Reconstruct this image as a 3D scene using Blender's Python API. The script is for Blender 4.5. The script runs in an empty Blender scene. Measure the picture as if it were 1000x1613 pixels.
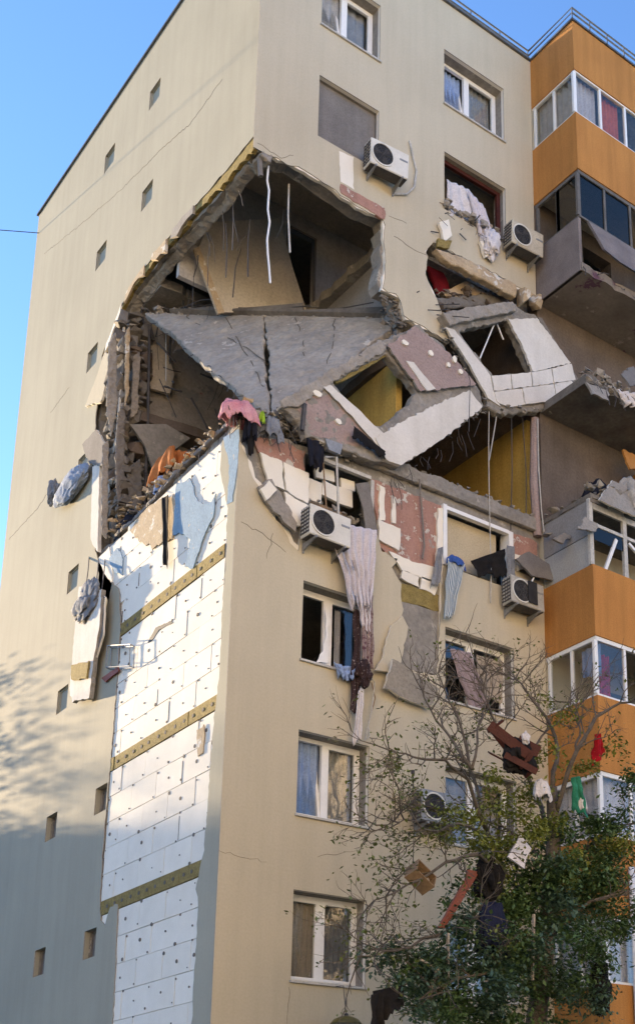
import bpy, bmesh, math, random
from math import radians, sin, cos, pi
from mathutils import Vector, Matrix, noise
from mathutils.geometry import tessellate_polygon
S = bpy.context.scene
COL = S.collection
rnd = random.Random(7)

# ------------------------------------------------------------------ camera
CAM = Vector((-9.1227, -17.7344, -0.4619))
YAW, PIT, ROL = 0.7086, 0.2843, -0.0176
FPX, PX, PY = 2023.6, 809.5266, 1279.1284
FW = Vector((sin(YAW)*cos(PIT), cos(YAW)*cos(PIT), sin(PIT)))
R0 = Vector((cos(YAW), -sin(YAW), 0)); U0 = R0.cross(FW)
RT = cos(ROL)*R0 + sin(ROL)*U0
UP = -sin(ROL)*R0 + cos(ROL)*U0
cd = bpy.data.cameras.new('camera'); cam = bpy.data.objects.new('camera', cd); COL.objects.link(cam)
cam.matrix_world = Matrix(((RT.x, UP.x, -FW.x, CAM.x), (RT.y, UP.y, -FW.y, CAM.y), (RT.z, UP.z, -FW.z, CAM.z), (0, 0, 0, 1)))
cd.sensor_fit = 'AUTO'; cd.sensor_width = 36; cd.lens = 36*FPX/1613
cd.shift_x = (500-PX)/1613; cd.shift_y = (PY-806.5)/1613
cd.clip_end = 3000
S.camera = cam

# ------------------------------------------------------------------ light
SUN_AZ = Vector((-0.155, 0.988)); SUN_EL = radians(11)
sd = Vector((SUN_AZ.x, SUN_AZ.y, 0)).normalized()*cos(SUN_EL) + Vector((0, 0, sin(SUN_EL)))
sun = bpy.data.lights.new('sun', 'SUN'); sun.energy = 5.0; sun.angle = radians(0.9); sun.color = (1.0, 0.75, 0.46)
so = bpy.data.objects.new('sun', sun); COL.objects.link(so)
so.rotation_euler = (-sd).to_track_quat('-Z', 'Y').to_euler(); so.location = (-20, 40, 30)
W = bpy.data.worlds.new('World'); S.world = W; W.use_nodes = True
wn = W.node_tree.nodes; wl = W.node_tree.links
bg = wn['Background']; sky = wn.new('ShaderNodeTexSky'); sky.sky_type = 'NISHITA'; sky.sun_disc = False
sky.sun_elevation = SUN_EL; sky.sun_rotation = math.atan2(SUN_AZ.x, SUN_AZ.y)
sky.air_density = 0.68; sky.dust_density = 0.1; sky.ozone_density = 3.3
wl.new(sky.outputs[0], bg.inputs[0]); bg.inputs[1].default_value = 0.15
S.view_settings.view_transform = 'Standard'; S.view_settings.look = 'None'
S.view_settings.gamma = 1; S.view_settings.use_curve_mapping = False
S.view_settings.exposure = 1.9

# ------------------------------------------------------------------ rays
def ray(u, v): return FW + RT*((u-PX)/FPX) + UP*((PY-v)/FPX)
def on(u, v, ax, val):
    d = ray(u, v); return CAM + d*((val-CAM[ax])/d[ax])
def F(u, v, y=0.0): return on(u, v, 1, y)
def G(u, v, x=0.0): return on(u, v, 0, x)
def Z(u, v, z): return on(u, v, 2, z)
class W2(tuple): pass
def f2(p):
    if isinstance(p, W2): return Vector((p[0], p[1]))
    q = F(*p); return Vector((max(q.x, 0), q.z))
def g2(p):
    if isinstance(p, W2): return Vector((p[0], p[1]))
    q = G(*p); return Vector((max(q.y, 0), q.z))
def jag(pts, amp=.04, step=.12, seed=1, ends=False):
    r = random.Random(seed); out = []
    for i in range(len(pts)-1):
        a, b = pts[i], pts[i+1]; n = max(1, int((b-a).length/step)); d = (b-a); 
        nrm = Vector((-d.y, d.x)).normalized() if d.length > 1e-6 else Vector((0, 0))
        for k in range(n):
            q = a + d*(k/n)
            if not (i == 0 and k == 0): q = q + nrm*r.uniform(-amp, amp) + d.normalized()*r.uniform(-.3, .3)*step
            out.append(q)
    out.append(pts[-1].copy()); return out

# ------------------------------------------------------------------ materials
def NN(nt, t, **kw):
    n = nt.nodes.new(t)
    for k, v in kw.items(): setattr(n, k, v)
    return n
MATS = {}
def M(name, col, col2=None, scale=2.0, rough=.88, bump=.25, bscale=30, streak=0, chips=None, rand=0, spec=.25, metal=0, fine=.12, coord='pos', wave=None):
    m = bpy.data.materials.new(name); m.use_nodes = True; nt = m.node_tree; L = nt.links.new
    b = nt.nodes['Principled BSDF']; b.inputs['Roughness'].default_value = rough
    b.inputs['Specular IOR Level'].default_value = spec; b.inputs['Metallic'].default_value = metal
    if coord == 'pos': src = NN(nt, 'ShaderNodeNewGeometry').outputs['Position']
    else: src = NN(nt, 'ShaderNodeTexCoord').outputs['Object']
    def noise_(s, det=6, vec=None, ro=.6):
        n = NN(nt, 'ShaderNodeTexNoise'); n.inputs['Scale'].default_value = s; n.inputs['Detail'].default_value = det; n.inputs['Roughness'].default_value = ro
        L(vec or src, n.inputs['Vector']); return n.outputs['Fac']
    def ramp(f, a, c, lo, hi):
        r = NN(nt, 'ShaderNodeValToRGB'); r.color_ramp.elements[0].position = lo; r.color_ramp.elements[1].position = hi
        r.color_ramp.elements[0].color = (*a, 1); r.color_ramp.elements[1].color = (*c, 1); L(f, r.inputs[0]); return r.outputs[0]
    def mix(mode, a, c, fac):
        x = NN(nt, 'ShaderNodeMix', data_type='RGBA', blend_type=mode)
        if hasattr(fac, 'is_output') or not isinstance(fac, (int, float)): L(fac, x.inputs[0])
        else: x.inputs[0].default_value = fac
        for s, i in ((a, 6), (c, 7)):
            if isinstance(s, tuple): x.inputs[i].default_value = (*s, 1)
            else: L(s, x.inputs[i])
        return x.outputs[2]
    c2 = col2 or tuple(k*.82 for k in col)
    out = ramp(noise_(scale), col, c2, .35, .72)
    if fine: out = mix('MULTIPLY', out, ramp(noise_(bscale, 4), (1-fine*2,)*3, (1.0,)*3, .3, .62), 1.0)
    if streak:
        mp = NN(nt, 'ShaderNodeMapping'); mp.inputs['Scale'].default_value = (1, 1, .07); L(src, mp.inputs['Vector'])
        out = mix('MULTIPLY', out, ramp(noise_(3.5, 5, mp.outputs[0]), (1-streak, 1-streak, 1-streak*1.05), (1, 1, 1), .32, .58), 1.0)
    if wave:
        w = NN(nt, 'ShaderNodeTexWave', wave_type='BANDS', bands_direction='X'); w.inputs['Scale'].default_value = wave[0]; w.inputs['Distortion'].default_value = 1.0
        tc = NN(nt, 'ShaderNodeTexCoord'); L(tc.outputs['UV'], w.inputs['Vector'])
        out = ramp(w.outputs['Fac'], wave[1], wave[2], .42, .58)
    if chips:
        for cc, cs, lo in chips:
            out = mix('MIX', out, cc, ramp(noise_(cs, 8, None, .68), (0, 0, 0), (1, 1, 1), lo, lo+.02))
    if rand:
        oi = NN(nt, 'ShaderNodeObjectInfo')
        out = mix('MULTIPLY', out, ramp(oi.outputs['Random'], (1-rand,)*3, (1, 1, 1), 0, 1), 1.0)
    L(out, b.inputs['Base Color'])
    if bump:
        bp = NN(nt, 'ShaderNodeBump'); bp.inputs['Strength'].default_value = bump; bp.inputs['Distance'].default_value = .03
        L(noise_(bscale, 8, None, .65), bp.inputs['Height']); L(bp.outputs[0], b.inputs['Normal'])
    MATS[name] = m; return m
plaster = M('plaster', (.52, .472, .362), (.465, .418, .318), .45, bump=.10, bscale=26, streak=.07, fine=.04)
gplaster = M('gable_plaster', (.365, .35, .28), (.315, .303, .243), .4, bump=.07, bscale=26, streak=.07, fine=.03)  # same paint as the front, darkened in colour to hold down the sunlight
orange = M('orange_paint', (.52, .24, .065), (.45, .20, .055), .8, bump=.12, bscale=40, streak=.2)
concrete = M('concrete', (.30, .28, .25), (.19, .18, .165), 2.2, bump=.6, bscale=14, chips=[((.36, .34, .30), 3.0, .60)])
conc_dark = M('dusty_concrete', (.20, .185, .165), (.11, .10, .09), 2.0, bump=.6, bscale=12)
foam = M('foam', (.82, .785, .70), (.76, .725, .64), 2.2, bump=.12, bscale=60, rand=.08, fine=.04)
foamd = M('dirty_foam', (.68, .66, .62), (.58, .555, .51), 1.3, bump=.15, bscale=24, fine=.05, streak=.08, chips=[((.50, .47, .42), 2.2, .68)])
wool = M('mineral_wool', (.36, .28, .10), (.22, .17, .06), 9, bump=.9, bscale=50, fine=.2)
pink = M('old_pink_plaster', (.43, .25, .20), (.36, .20, .165), 3, bump=.5, bscale=24, chips=[((.52, .49, .44), 3.0, .565), ((.30, .27, .25), 4.2, .62)], streak=.2)
pinkd = M('dusty_pink_panel', (.36, .28, .26), (.30, .225, .21), 2, bump=.5, bscale=24, chips=[((.55, .53, .5), 4.6, .66)])
slabm = M('bare_slab', (.40, .375, .335), (.28, .26, .235), 1.6, bump=.8, bscale=11, chips=[((.46, .43, .385), 1.6, .62), ((.22, .205, .185), 3.2, .69)], streak=.12)
inner = M('interior_paint', (.60, .53, .43), (.50, .44, .35), 1.2, bump=.2, bscale=20, streak=.15)
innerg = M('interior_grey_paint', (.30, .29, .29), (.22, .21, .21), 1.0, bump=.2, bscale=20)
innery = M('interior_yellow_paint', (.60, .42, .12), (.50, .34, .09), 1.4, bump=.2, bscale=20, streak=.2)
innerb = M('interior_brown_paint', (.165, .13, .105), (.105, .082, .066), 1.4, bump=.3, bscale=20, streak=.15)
wallp = M('torn_wallpaper', (.36, .325, .285), (.25, .225, .20), 1.6, bump=.5, bscale=16, chips=[((.22, .21, .20), 1.7, .55), ((.26, .13, .13), 2.7, .66)])
white = M('white_plastic', (.78, .79, .79), (.72, .73, .73), 4, rough=.45, bump=.03, spec=.5, fine=.03)
whited = M('dirty_white_frame', (.55, .54, .51), (.40, .39, .36), 6, rough=.6, bump=.1)
acw = M('ac_casing', (.66, .65, .60), (.57, .56, .51), 3, rough=.5, bump=.05, spec=.4, fine=.05)
acw2 = M('ac_casing_yellowed', (.56, .52, .42), (.44, .40, .32), 3, rough=.55, bump=.05, streak=.2)
acw3 = M('ac_casing_dusty', (.50, .49, .46), (.38, .37, .34), 3, rough=.7, bump=.08, streak=.25)
black = M('black_plastic', (.018, .018, .02), (.03, .03, .032), 5, rough=.6, bump=.05)
grey = M('grey_metal', (.30, .31, .32), (.22, .23, .24), 6, rough=.5, bump=.1, metal=.3)
darkm = M('dark_metal', (.06, .06, .065), (.10, .09, .085), 6, rough=.6, bump=.1)
greyp = M('grey_board', (.22, .205, .19), (.17, .155, .145), 2, rough=.8, bump=.15, streak=.15)
bluep = M('blue_plaster', (.24, .37, .50), (.19, .30, .42), 3, bump=.4, bscale=25, chips=[((.5, .45, .36), 5, .64)])
tan = M('tan_plaster', (.50, .40, .27), (.40, .31, .21), 4, bump=.5, bscale=20, chips=[((.62, .6, .55), 3.2, .58)])
skinback = M('render_mortar', (.34, .315, .28), (.26, .24, .215), 3, bump=.5, bscale=20)
barkm = M('bark', (.15, .125, .10), (.085, .07, .055), 7, bump=.8, bscale=30)
wood = M('dark_red_wood', (.075, .018, .013), (.05, .012, .009), 5, rough=.6, bump=.3)
redwood = M('red_brown_board', (.28, .085, .05), (.20, .06, .038), 5, rough=.6, bump=.3)
card = M('cardboard', (.30, .20, .12), (.22, .15, .09), 6, bump=.3)
asph = M('asphalt', (.06, .058, .055), (.045, .044, .042), .6, bump=.5, bscale=20)
grassm = M('dry_ground', (.085, .085, .05), (.06, .065, .04), .4, bump=.5, bscale=8)
rail = M('roof_rail_metal', (.16, .17, .18), (.10, .105, .11), 3, rough=.5, bump=.1, metal=.4)
def cloth(name, c, c2=None, wave=None): return M(name, c, c2, 5, rough=.95, bump=.35, bscale=35, spec=.1, wave=wave)
lilac = cloth('lilac_cloth', (.62, .595, .64), (.54, .51, .57))
whitec = cloth('white_cloth', (.66, .64, .66), (.55, .53, .55))
bluec = cloth('blue_cloth', (.30, .40, .62), (.22, .32, .55))
navy = cloth('navy_cloth', (.02, .022, .035), (.012, .013, .02))
blackc = cloth('black_cloth', (.014, .014, .016), (.022, .02, .02))
pinkc = cloth('pink_cloth', (.60, .33, .36), (.55, .22, .27))
redc = cloth('red_cloth', (.36, .012, .02), (.22, .008, .014))
greenc = cloth('green_cloth', (.035, .22, .14), (.025, .14, .09))
limec = cloth('lime_cloth', (.35, .55, .05), (.25, .4, .04))
orangec = cloth('orange_cloth', (.48, .17, .05), (.38, .12, .035))
greyc = cloth('grey_cloth', (.24, .26, .29), (.16, .17, .20))
beigec = cloth('beige_curtain', (.42, .37, .31), (.33, .29, .24))
coral = cloth('coral_curtain', (.60, .16, .09), (.50, .12, .07))
maroon = cloth('maroon_cloth', (.16, .012, .022), (.10, .008, .014))
floral = M('floral_cloth', (.30, .24, .24), (.22, .17, .18), 6, rough=.95, bump=.3, chips=[((.10, .045, .06), 16, .54), ((.5, .46, .42), 22, .62)])
darkfl = M('dark_lace_cloth', (.035, .02, .022), (.05, .03, .03), 6, rough=.95, bump=.3, chips=[((.32, .27, .27), 24, .6)])
towelm = cloth('striped_towel', (.1, .1, .1), None, (4.0, (.05, .115, .17), (.55, .58, .6)))
leafd = M('dark_leaf', (.09, .15, .048), (.05, .10, .036), 3, rough=.55, bump=0, spec=.35, fine=0)
leaft = M('teal_leaf', (.07, .12, .072), (.042, .08, .05), 3, rough=.5, bump=0, spec=.4, fine=0)
leafy = M('yellow_green_leaf', (.21, .23, .045), (.13, .165, .035), 3, rough=.6, bump=0, fine=0)
lampg = M('olive_enamel', (.14, .12, .03), (.10, .085, .02), 6, rough=.35, bump=.05, spec=.5)
def glassm(name, tint, refl=1.0):
    m = bpy.data.materials.new(name); m.use_nodes = True; nt = m.node_tree; L = nt.links.new
    nt.nodes.remove(nt.nodes['Principled BSDF']); o = nt.nodes['Material Output']
    t = NN(nt, 'ShaderNodeBsdfTransparent'); t.inputs[0].default_value = (*tint, 1)
    g = NN(nt, 'ShaderNodeBsdfGlossy'); g.inputs['Roughness'].default_value = .02; g.inputs[0].default_value = (.85*refl, .80*refl, .74*refl, 1)
    lw = NN(nt, 'ShaderNodeLayerWeight'); lw.inputs[0].default_value = .5
    pw = NN(nt, 'ShaderNodeMath', operation='POWER'); L(lw.outputs['Facing'], pw.inputs[0]); pw.inputs[1].default_value = 4.0
    fr = NN(nt, 'ShaderNodeMath', operation='MULTIPLY_ADD'); L(pw.outputs[0], fr.inputs[0]); fr.inputs[1].default_value = .85; fr.inputs[2].default_value = .05
    ns = NN(nt, 'ShaderNodeTexNoise'); ns.inputs['Scale'].default_value = 1.3
    bp = NN(nt, 'ShaderNodeBump'); bp.inputs['Strength'].default_value = .08; L(ns.outputs[0], bp.inputs['Height']); L(bp.outputs[0], g.inputs['Normal'])
    x = NN(nt, 'ShaderNodeMixShader'); L(fr.outputs[0], x.inputs[0]); L(t.outputs[0], x.inputs[1]); L(g.outputs[0], x.inputs[2]); L(x.outputs[0], o.inputs[0])
    return m
glass = glassm('window_glass', (.90, .91, .91)); glassd = glassm('dusty_glass', (.45, .46, .46), .8)

# ------------------------------------------------------------------ mesh helpers
class MB:
    def __init__(s): s.v = []; s.f = []; s.m = []; s.uv = {}
    def add(s, vs, fs, mi=0):
        o = len(s.v); s.v += [tuple(q) for q in vs]
        for f in fs: s.f.append(tuple(i+o for i in f)); s.m.append(mi)
        return s
    def box(s, x0, x1, y0, y1, z0, z1, mi=0, mx=None):
        vs = [Vector((x, y, z)) for x in (x0, x1) for y in (y0, y1) for z in (z0, z1)]
        if mx: vs = [mx @ q for q in vs]
        return s.add(vs, [(0, 1, 3, 2), (4, 6, 7, 5), (0, 4, 5, 1), (2, 3, 7, 6), (0, 2, 6, 4), (1, 5, 7, 3)], mi)
    def prism(s, pts, off, mi=0, side=None):      # polygon in space pushed by off
        n = len(pts); side = mi if side is None else side
        tri = tessellate_polygon([[Vector(p) for p in pts]])
        a = [Vector(p) for p in pts]; b = [p+off for p in a]
        s.add(a+b, [tuple(t) for t in tri], mi)
        s.add(a+b, [tuple(i+n for i in reversed(t)) for t in tri], side)
        s.add(a+b, [(i, (i+1) % n, (i+1) % n+n, i+n) for i in range(n)], side); return s
    def poly(s, loops, fn, d0, d1, mi=0, side=1, back=2):   # loops of 2-D points, fn(p, depth) -> 3-D
        L3 = [[Vector((p.x, p.y, 0)) for p in l] for l in loops]
        tri = tessellate_polygon(L3); flat = [p for l in loops for p in l]; n = len(flat)
        A = [fn(p, d0) for p in flat]; B = [fn(p, d1) for p in flat]
        s.add(A, [tuple(t) for t in tri], mi); s.add(B, [tuple(reversed(t)) for t in tri], back)
        o = 0
        for l in loops:
            k = len(l); s.add(A[o:o+k]+B[o:o+k], [(i, (i+1) % k, (i+1) % k+k, i+k) for i in range(k)], side); o += k
        return s
    def tube(s, pts, r, n=5, mi=0):
        pts = [Vector(p) for p in pts]
        if isinstance(r, (int, float)): r = [r]*len(pts)
        rings = []; ref = None
        for i, p in enumerate(pts):
            t = (pts[min(i+1, len(pts)-1)]-pts[max(i-1, 0)]).normalized()
            if ref is None: ref = t.orthogonal().normalized()
            ref = (ref - t*ref.dot(t)); ref = ref.normalized() if ref.length > 1e-6 else t.orthogonal().normalized()
            bi = t.cross(ref)
            rings += [p + (ref*cos(2*pi*k/n)+bi*sin(2*pi*k/n))*r[i] for k in range(n)]
        fs = [(i*n+k, i*n+(k+1) % n, (i+1)*n+(k+1) % n, (i+1)*n+k) for i in range(len(pts)-1) for k in range(n)]
        fs += [tuple(range(n))[::-1], tuple((len(pts)-1)*n+k for k in range(n))]
        return s.add(rings, fs, mi)
    def grid(s, fn, nu, nv, mi=0):
        o = len(s.v)
        for j in range(nv+1):
            for i in range(nu+1): s.v.append(tuple(fn(i/nu, j/nv)))
        for j in range(nv):
            for i in range(nu):
                a = o+j*(nu+1)+i; f = (a, a+1, a+nu+2, a+nu+1); s.uv[len(s.f)] = [(i/nu, j/nv), ((i+1)/nu, j/nv), ((i+1)/nu, (j+1)/nv), (i/nu, (j+1)/nv)]
                s.f.append(f); s.m.append(mi)
        return s
    def lathe(s, c, prof, n=16, axis='z', mi=0):
        rings = []
        for r, h in prof:
            for k in range(n):
                a = 2*pi*k/n
                q = Vector((r*cos(a), r*sin(a), h)) if axis == 'z' else Vector((r*cos(a), h, r*sin(a)))
                rings.append(Vector(c)+q)
        m = len(prof)
        return s.add(rings, [(i*n+k, i*n+(k+1) % n, (i+1)*n+(k+1) % n, (i+1)*n+k) for i in range(m-1) for k in range(n)] + [tuple(range(n)), tuple((m-1)*n+k for k in range(n))], mi)
    def build(s, name, mats, parent=None, smooth=False, fixn=True, bev=0):
        me = bpy.data.meshes.new(name); me.from_pydata(s.v, [], s.f)
        for m in (mats if isinstance(mats, (list, tuple)) else [mats]): me.materials.append(m)
        nm = len(me.materials)
        for p, mi in zip(me.polygons, s.m): p.material_index = min(mi, nm-1)
        if s.uv:
            uvl = me.uv_layers.new(name='UVMap')
            for fi, uv in s.uv.items():
                for li, c in zip(me.polygons[fi].loop_indices, uv): uvl.data[li].uv = c
        if fixn and len(s.f) < 60000:
            bm = bmesh.new(); bm.from_mesh(me)
            bmesh.ops.remove_doubles(bm, verts=bm.verts, dist=1e-5)
            bmesh.ops.recalc_face_normals(bm, faces=bm.faces)
            if bev: bmesh.ops.bevel(bm, geom=bm.edges[:], offset=bev, segments=1, affect='EDGES', clamp_overlap=True)
            bm.to_mesh(me); bm.free()
        if smooth:
            for p in me.polygons: p.use_smooth = True
        o = bpy.data.objects.new(name, me); COL.objects.link(o)
        if parent: o.parent = parent; o.matrix_parent_inverse = Matrix.Translation(-parent.location) if parent.parent is None else (parent.parent.matrix_parent_inverse.inverted() if False else Matrix())
        return o
def put(o, parent):            # parent keeping world place (world-space meshes)
    o.parent = parent; return o
def tag(o, label=None, cat=None, group=None, kind=None):
    for k, v in (('label', label), ('category', cat), ('group', group), ('kind', kind)):
        if v: o[k] = v
    return o
def thing(name, label, cat, group=None):
    o = bpy.data.objects.new(name, None); COL.objects.link(o); o.empty_display_size = .1
    return tag(o, label, cat, group)
def struct(name, mb, m, **kw): return tag(mb.build(name, m, **kw), kind='structure')
def single(name, mb, m, label, cat, group=None, **kw): return tag(mb.build(name, m, **kw), label, cat, group)
def crumble(o, vox=.035, amp=.05, scale=.22):     # rough broken concrete: even mesh, then real displacement
    tx = bpy.data.textures.get('crumble_%g' % scale) or bpy.data.textures.new('crumble_%g' % scale, 'CLOUDS')
    tx.noise_scale = scale; tx.noise_depth = 4
    rm = o.modifiers.new('even', 'REMESH'); rm.mode = 'VOXEL'; rm.voxel_size = vox
    dm = o.modifiers.new('rough', 'DISPLACE'); dm.texture = tx; dm.texture_coords = 'GLOBAL'; dm.strength = amp; dm.mid_level = .5
    return o
def chunk_mb(c, size, seed, n=11, mb=None):
    r = random.Random(seed); bm = bmesh.new()
    for _ in range(n):
        v = Vector((r.uniform(-1, 1), r.uniform(-1, 1), r.uniform(-1, 1)))
        v = v/max(abs(v.x), abs(v.y), abs(v.z))
        bm.verts.new(Vector(c)+Vector((v.x*size[0], v.y*size[1], v.z*size[2])))
    bmesh.ops.convex_hull(bm, input=bm.verts)
    for v in [v for v in bm.verts if not v.link_faces]: bm.verts.remove(v)
    bm.verts.index_update(); mb = mb or MB()
    mb.add([v.co.copy() for v in bm.verts], [tuple(v.index for v in f.verts) for f in bm.faces]); bm.free(); return mb
fy = lambda p, d: Vector((p.x, d, p.y))       # front plane: depth = +y
gx = lambda p, d: Vector((d, p.x, p.y))       # gable plane: depth = +x

# ------------------------------------------------------------------ ground
H = 2.75; GZ = -2.1
def fl(k): return k*H-.9
A0, A1, B0, B1, XC = 1.3554, 2.7698, 4.4432, 6.1325, 6.9698
WH = 1.479; ZR = 24.8; XE = 17.0; YL = 12.05
mb = MB(); mb.add([(-900, -900, GZ), (900, -900, GZ), (900, 900, GZ), (-900, 900, GZ)], [(0, 1, 2, 3)]); struct('ground', mb, grassm)
mb = MB(); mb.add([(-200, -33, GZ+.004), (200, -33, GZ+.004), (200, -24, GZ+.004), (-200, -24, GZ+.004)], [(0, 1, 2, 3)]); struct('road', mb, asph)
mb = MB(); mb.box(-200, 200, -24, -21.5, GZ, GZ+.12); mb.box(-200, 200, -36, -33, GZ, GZ+.12); struct('pavement', mb, skinback)

# ------------------------------------------------------------------ the damaged block
B = thing('apartment_building', 'tall beige apartment block with orange balconies and a collapsed upper corner', 'apartment building')
SK = .018                                                   # thickness of the plaster skin
def rect(x0, x1, z0, z1): return [Vector((x0, z0)), Vector((x1, z0)), Vector((x1, z1)), Vector((x0, z1))]
def win(k, c): return rect(*((A0, A1) if c == 'A' else (B0, B1)), k*H, k*H+WH)

# front wall, upper part
U = [f2(p) for p in [(401, 232), (418, 240), (450, 255), (490, 275), (528, 300), (560, 325), (604, 345), (606, 400), (603, 455), (630, 468), (638, 500), (665, 515), (706, 537), (700, 505), (688, 470), (672, 440), (671, 395), (683, 383), (735, 408), (790, 436), (812, 452)]] + [Vector((XC, 18.35))]
U[0].x = 0
top = [Vector((XC, ZR)), Vector((0, ZR))]
upw = [jag(U, .045, .13, 3)+top, win(8, 'A'), win(7, 'A'), win(8, 'B'), win(7, 'B')]
MB().poly(upw, fy, 0, SK, 0, 1, 1).build('plaster_skin', [plaster, skinback], B)
Uc = [Vector((p.x+.0, p.y+.07)) if 0 < i < 7 else (Vector((p.x-.05, p.y)) if i in (7, 8, 9, 10) else p.copy()) for i, p in enumerate(U)]
Uc[0].y += .05
ins = lambda l, x: [Vector((max(p.x, x), p.y)) for p in l]
MB().poly([ins(jag(U, .03, .12, 5)+top, .022)]+upw[1:], fy, SK, .09, 0, 0, 0).build('foam_layer', [foam], B)
MB().poly([ins(jag(Uc, .05, .15, 8)+top, .024)]+upw[1:], fy, .09, .40, 0, 0, 1).build('facade_wall', [concrete, inner], B)

# front wall, lower part
bz = 11.0
Ls = [f2(p) for p in [(379, 690), (392, 735), (410, 770), (428, 815), (452, 845), (470, 868)]] + [Vector((A0-.03, bz+.0)), Vector((A0, bz)), Vector((A1, bz)), Vector((A1, bz+.32))]
Ls[0] = Vector((0, 12.0))
Ls2 = [f2(p) for p in [(597, 852), (600, 868), (628, 880), (616, 893), (634, 918), (633, 985), (612, 1055), (688, 1062), (690, 990), (695, 935), (697, 905)]]
Ls3 = [Vector((B0-.02, bz)), Vector((B1, bz)), Vector((B1, bz+.35))] + [f2(p) for p in [(803, 892), (820, 902), (848, 915)]] + [Vector((XC, 11.65))]
lows = jag(Ls[:6], .05, .14, 11) + Ls[6:10] + jag(Ls2, .04, .13, 12) + Ls3
bot = [Vector((XC, GZ)), Vector((0, GZ))]
lowh = [win(k, c) for k in (0, 1, 2, 3) for c in 'AB']
MB().poly([lows+bot]+lowh, fy, 0, SK, 0, 1, 1).build('plaster_skin', [plaster, skinback], B)
core = jag([Vector((0, 12.25)), Vector((.5, 12.35)), Vector((1.0, 12.45)), Vector((A0, 12.38)), Vector((2.3, 12.55)), Vector((XC, 12.62))], .06, .16, 14)
w4 = [rect(A0, A1, bz, 12.28), rect(B0, B1, bz, 12.28)]
MB().poly([ins(core+bot, .024)]+lowh+w4, fy, .09, .40, 0, 0, 1).build('facade_wall', [concrete, inner], B)
fo = [p.copy() for p in Ls[:6]]
lowf = jag([Vector((0, 12.1))]+[p+Vector((.03, .10)) for p in Ls[1:6]], .05, .12, 21)+Ls[6:9]+[Vector((A1, bz+.2)), Vector((A1+.12, bz-.1)), Vector((A1+.12, 8.6)), Vector((B0-.12, 8.6)), Vector((B0-.12, bz-.06))]+[Vector((B0, bz)), Vector((B1, bz)), Vector((B1+.1, bz+.2)), Vector((XC, bz+.1))]
MB().poly([ins(lowf+bot, .022)]+lowh, fy, SK, .09, 0, 0, 0).build('foam_layer', [foam], B)

# facing left on the stripped part of the front
def patch(name, px, d0, d1, m, seed=1, amp=.03, step=.12, parent=B, plane='f'):
    f, fn = (f2, fy) if plane == 'f' else (g2, gx)
    l = [f(p) for p in px]; return MB().poly([jag(l+[l[0]], amp, step, seed)[:-1]], fn, d0, d1, 0, 0, 0).build(name, [m], parent)
patch('pink_facing', [(581, 748), (640, 772), (698, 795), (694, 905), (650, 890), (628, 880), (598, 858), (594, 800)], .045, .088, pink, 31)
patch('pink_facing', [(402, 684), (440, 690), (482, 712), (480, 745), (440, 728), (408, 712)], .04, .088, pink, 32)
patch('pink_facing', [(806, 838), (848, 852), (846, 882), (808, 872)], .045, .088, pink, 33)
for i, px in enumerate([[(410, 712), (445, 727), (447, 770), (424, 760)], [(447, 728), (486, 745), (486, 795), (450, 772)], [(448, 774), (484, 797), (482, 822), (470, 830), (452, 800)],
        [(596, 818), (631, 834), (629, 868), (596, 850)], [(598, 764), (606, 768), (606, 820), (597, 818)], [(618, 780), (624, 784), (624, 826), (617, 824)],
        [(612, 868), (650, 884), (690, 896), (688, 920), (650, 905), (632, 896)], [(634, 898), (660, 908), (658, 925), (632, 912)], [(664, 908), (690, 918), (686, 938), (662, 926)],
        [(810, 872), (840, 878), (846, 890), (812, 898)], [(690, 800), (698, 802), (697, 905), (686, 925)]]):
    patch('foam_board', px, .0 if i not in (3,) else -.012, .05, foam, 40+i, .015, .1)
patch('wool_strip', [(632, 918), (690, 935), (690, 962), (633, 945)], .02, .088, wool, 61)
patch('mortar_patch', [(633, 945), (692, 962), (690, 1062), (612, 1055), (620, 1000)], .03, .088, concrete, 62)
# lintel band on top of the surviving wall
mbx = MB(); pts = jag([Vector((2.35, 12.83)), Vector((XC, 12.84))], .035, .15, 71)
mbx.poly([pts+[Vector((XC, 12.52)), Vector((4.4, 12.52)), Vector((3.0, 12.5)), Vector((2.35, 12.46))]], fy, -.03, .085, 0, 0, 0); crumble(mbx.build('lintel_band', [concrete], B), .03, .05, .15)

# gable wall
GU = [g2(p) for p in [(401, 232), (380, 256), (345, 296), (305, 340), (265, 386), (232, 424), (205, 460), (186, 498), (173, 535), (160, 560), (158, 600), (152, 640), (149, 690), (150, 740), (146, 800), (150, 850)]]
GL = [g2(p) for p in [(150, 868), (178, 846), (205, 824), (240, 788), (268, 754), (302, 720), (332, 692), (362, 664)]] + [Vector((0, 12.45))]
SKU = [p+Vector((-.02 if i else 0, .0 if i > 8 else .30-.03*i)) for i, p in enumerate(GU)]; SKU[0] = Vector((0, 18.42))
strip_l = [g2(p) for p in [(150, 868), (165, 905), (188, 930), (190, 985), (184, 1080), (177, 1170), (170, 1250), (162, 1340), (158, 1420), (159, 1452), (166, 1456), (174, 1428), (186, 1424), (186, 1440), (182, 1520), (178, 1600), (174, 1680)]]
strip_r = [g2(p) for p in [(298, 1680), (303, 1600), (308, 1500), (312, 1425), (309, 1400), (321, 1340), (326, 1290), (332, 1200), (338, 1120), (346, 1060), (350, 960), (356, 880), (358, 800), (346, 740), (350, 695), (372, 668)]] + [Vector((0, 12.4))]
YW = [(4.5605, 5.0915), (6.9696, 7.5244)]
vents = [rect(y0, y1, k*H+.9088, k*H+.9088+.531) for k in range(0, 9) for c, (y0, y1) in enumerate(YW) if not (c == 0 and k in (3, 4, 5, 6)) and k < 9 and k*H+1.5 < ZR-.5]
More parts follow.
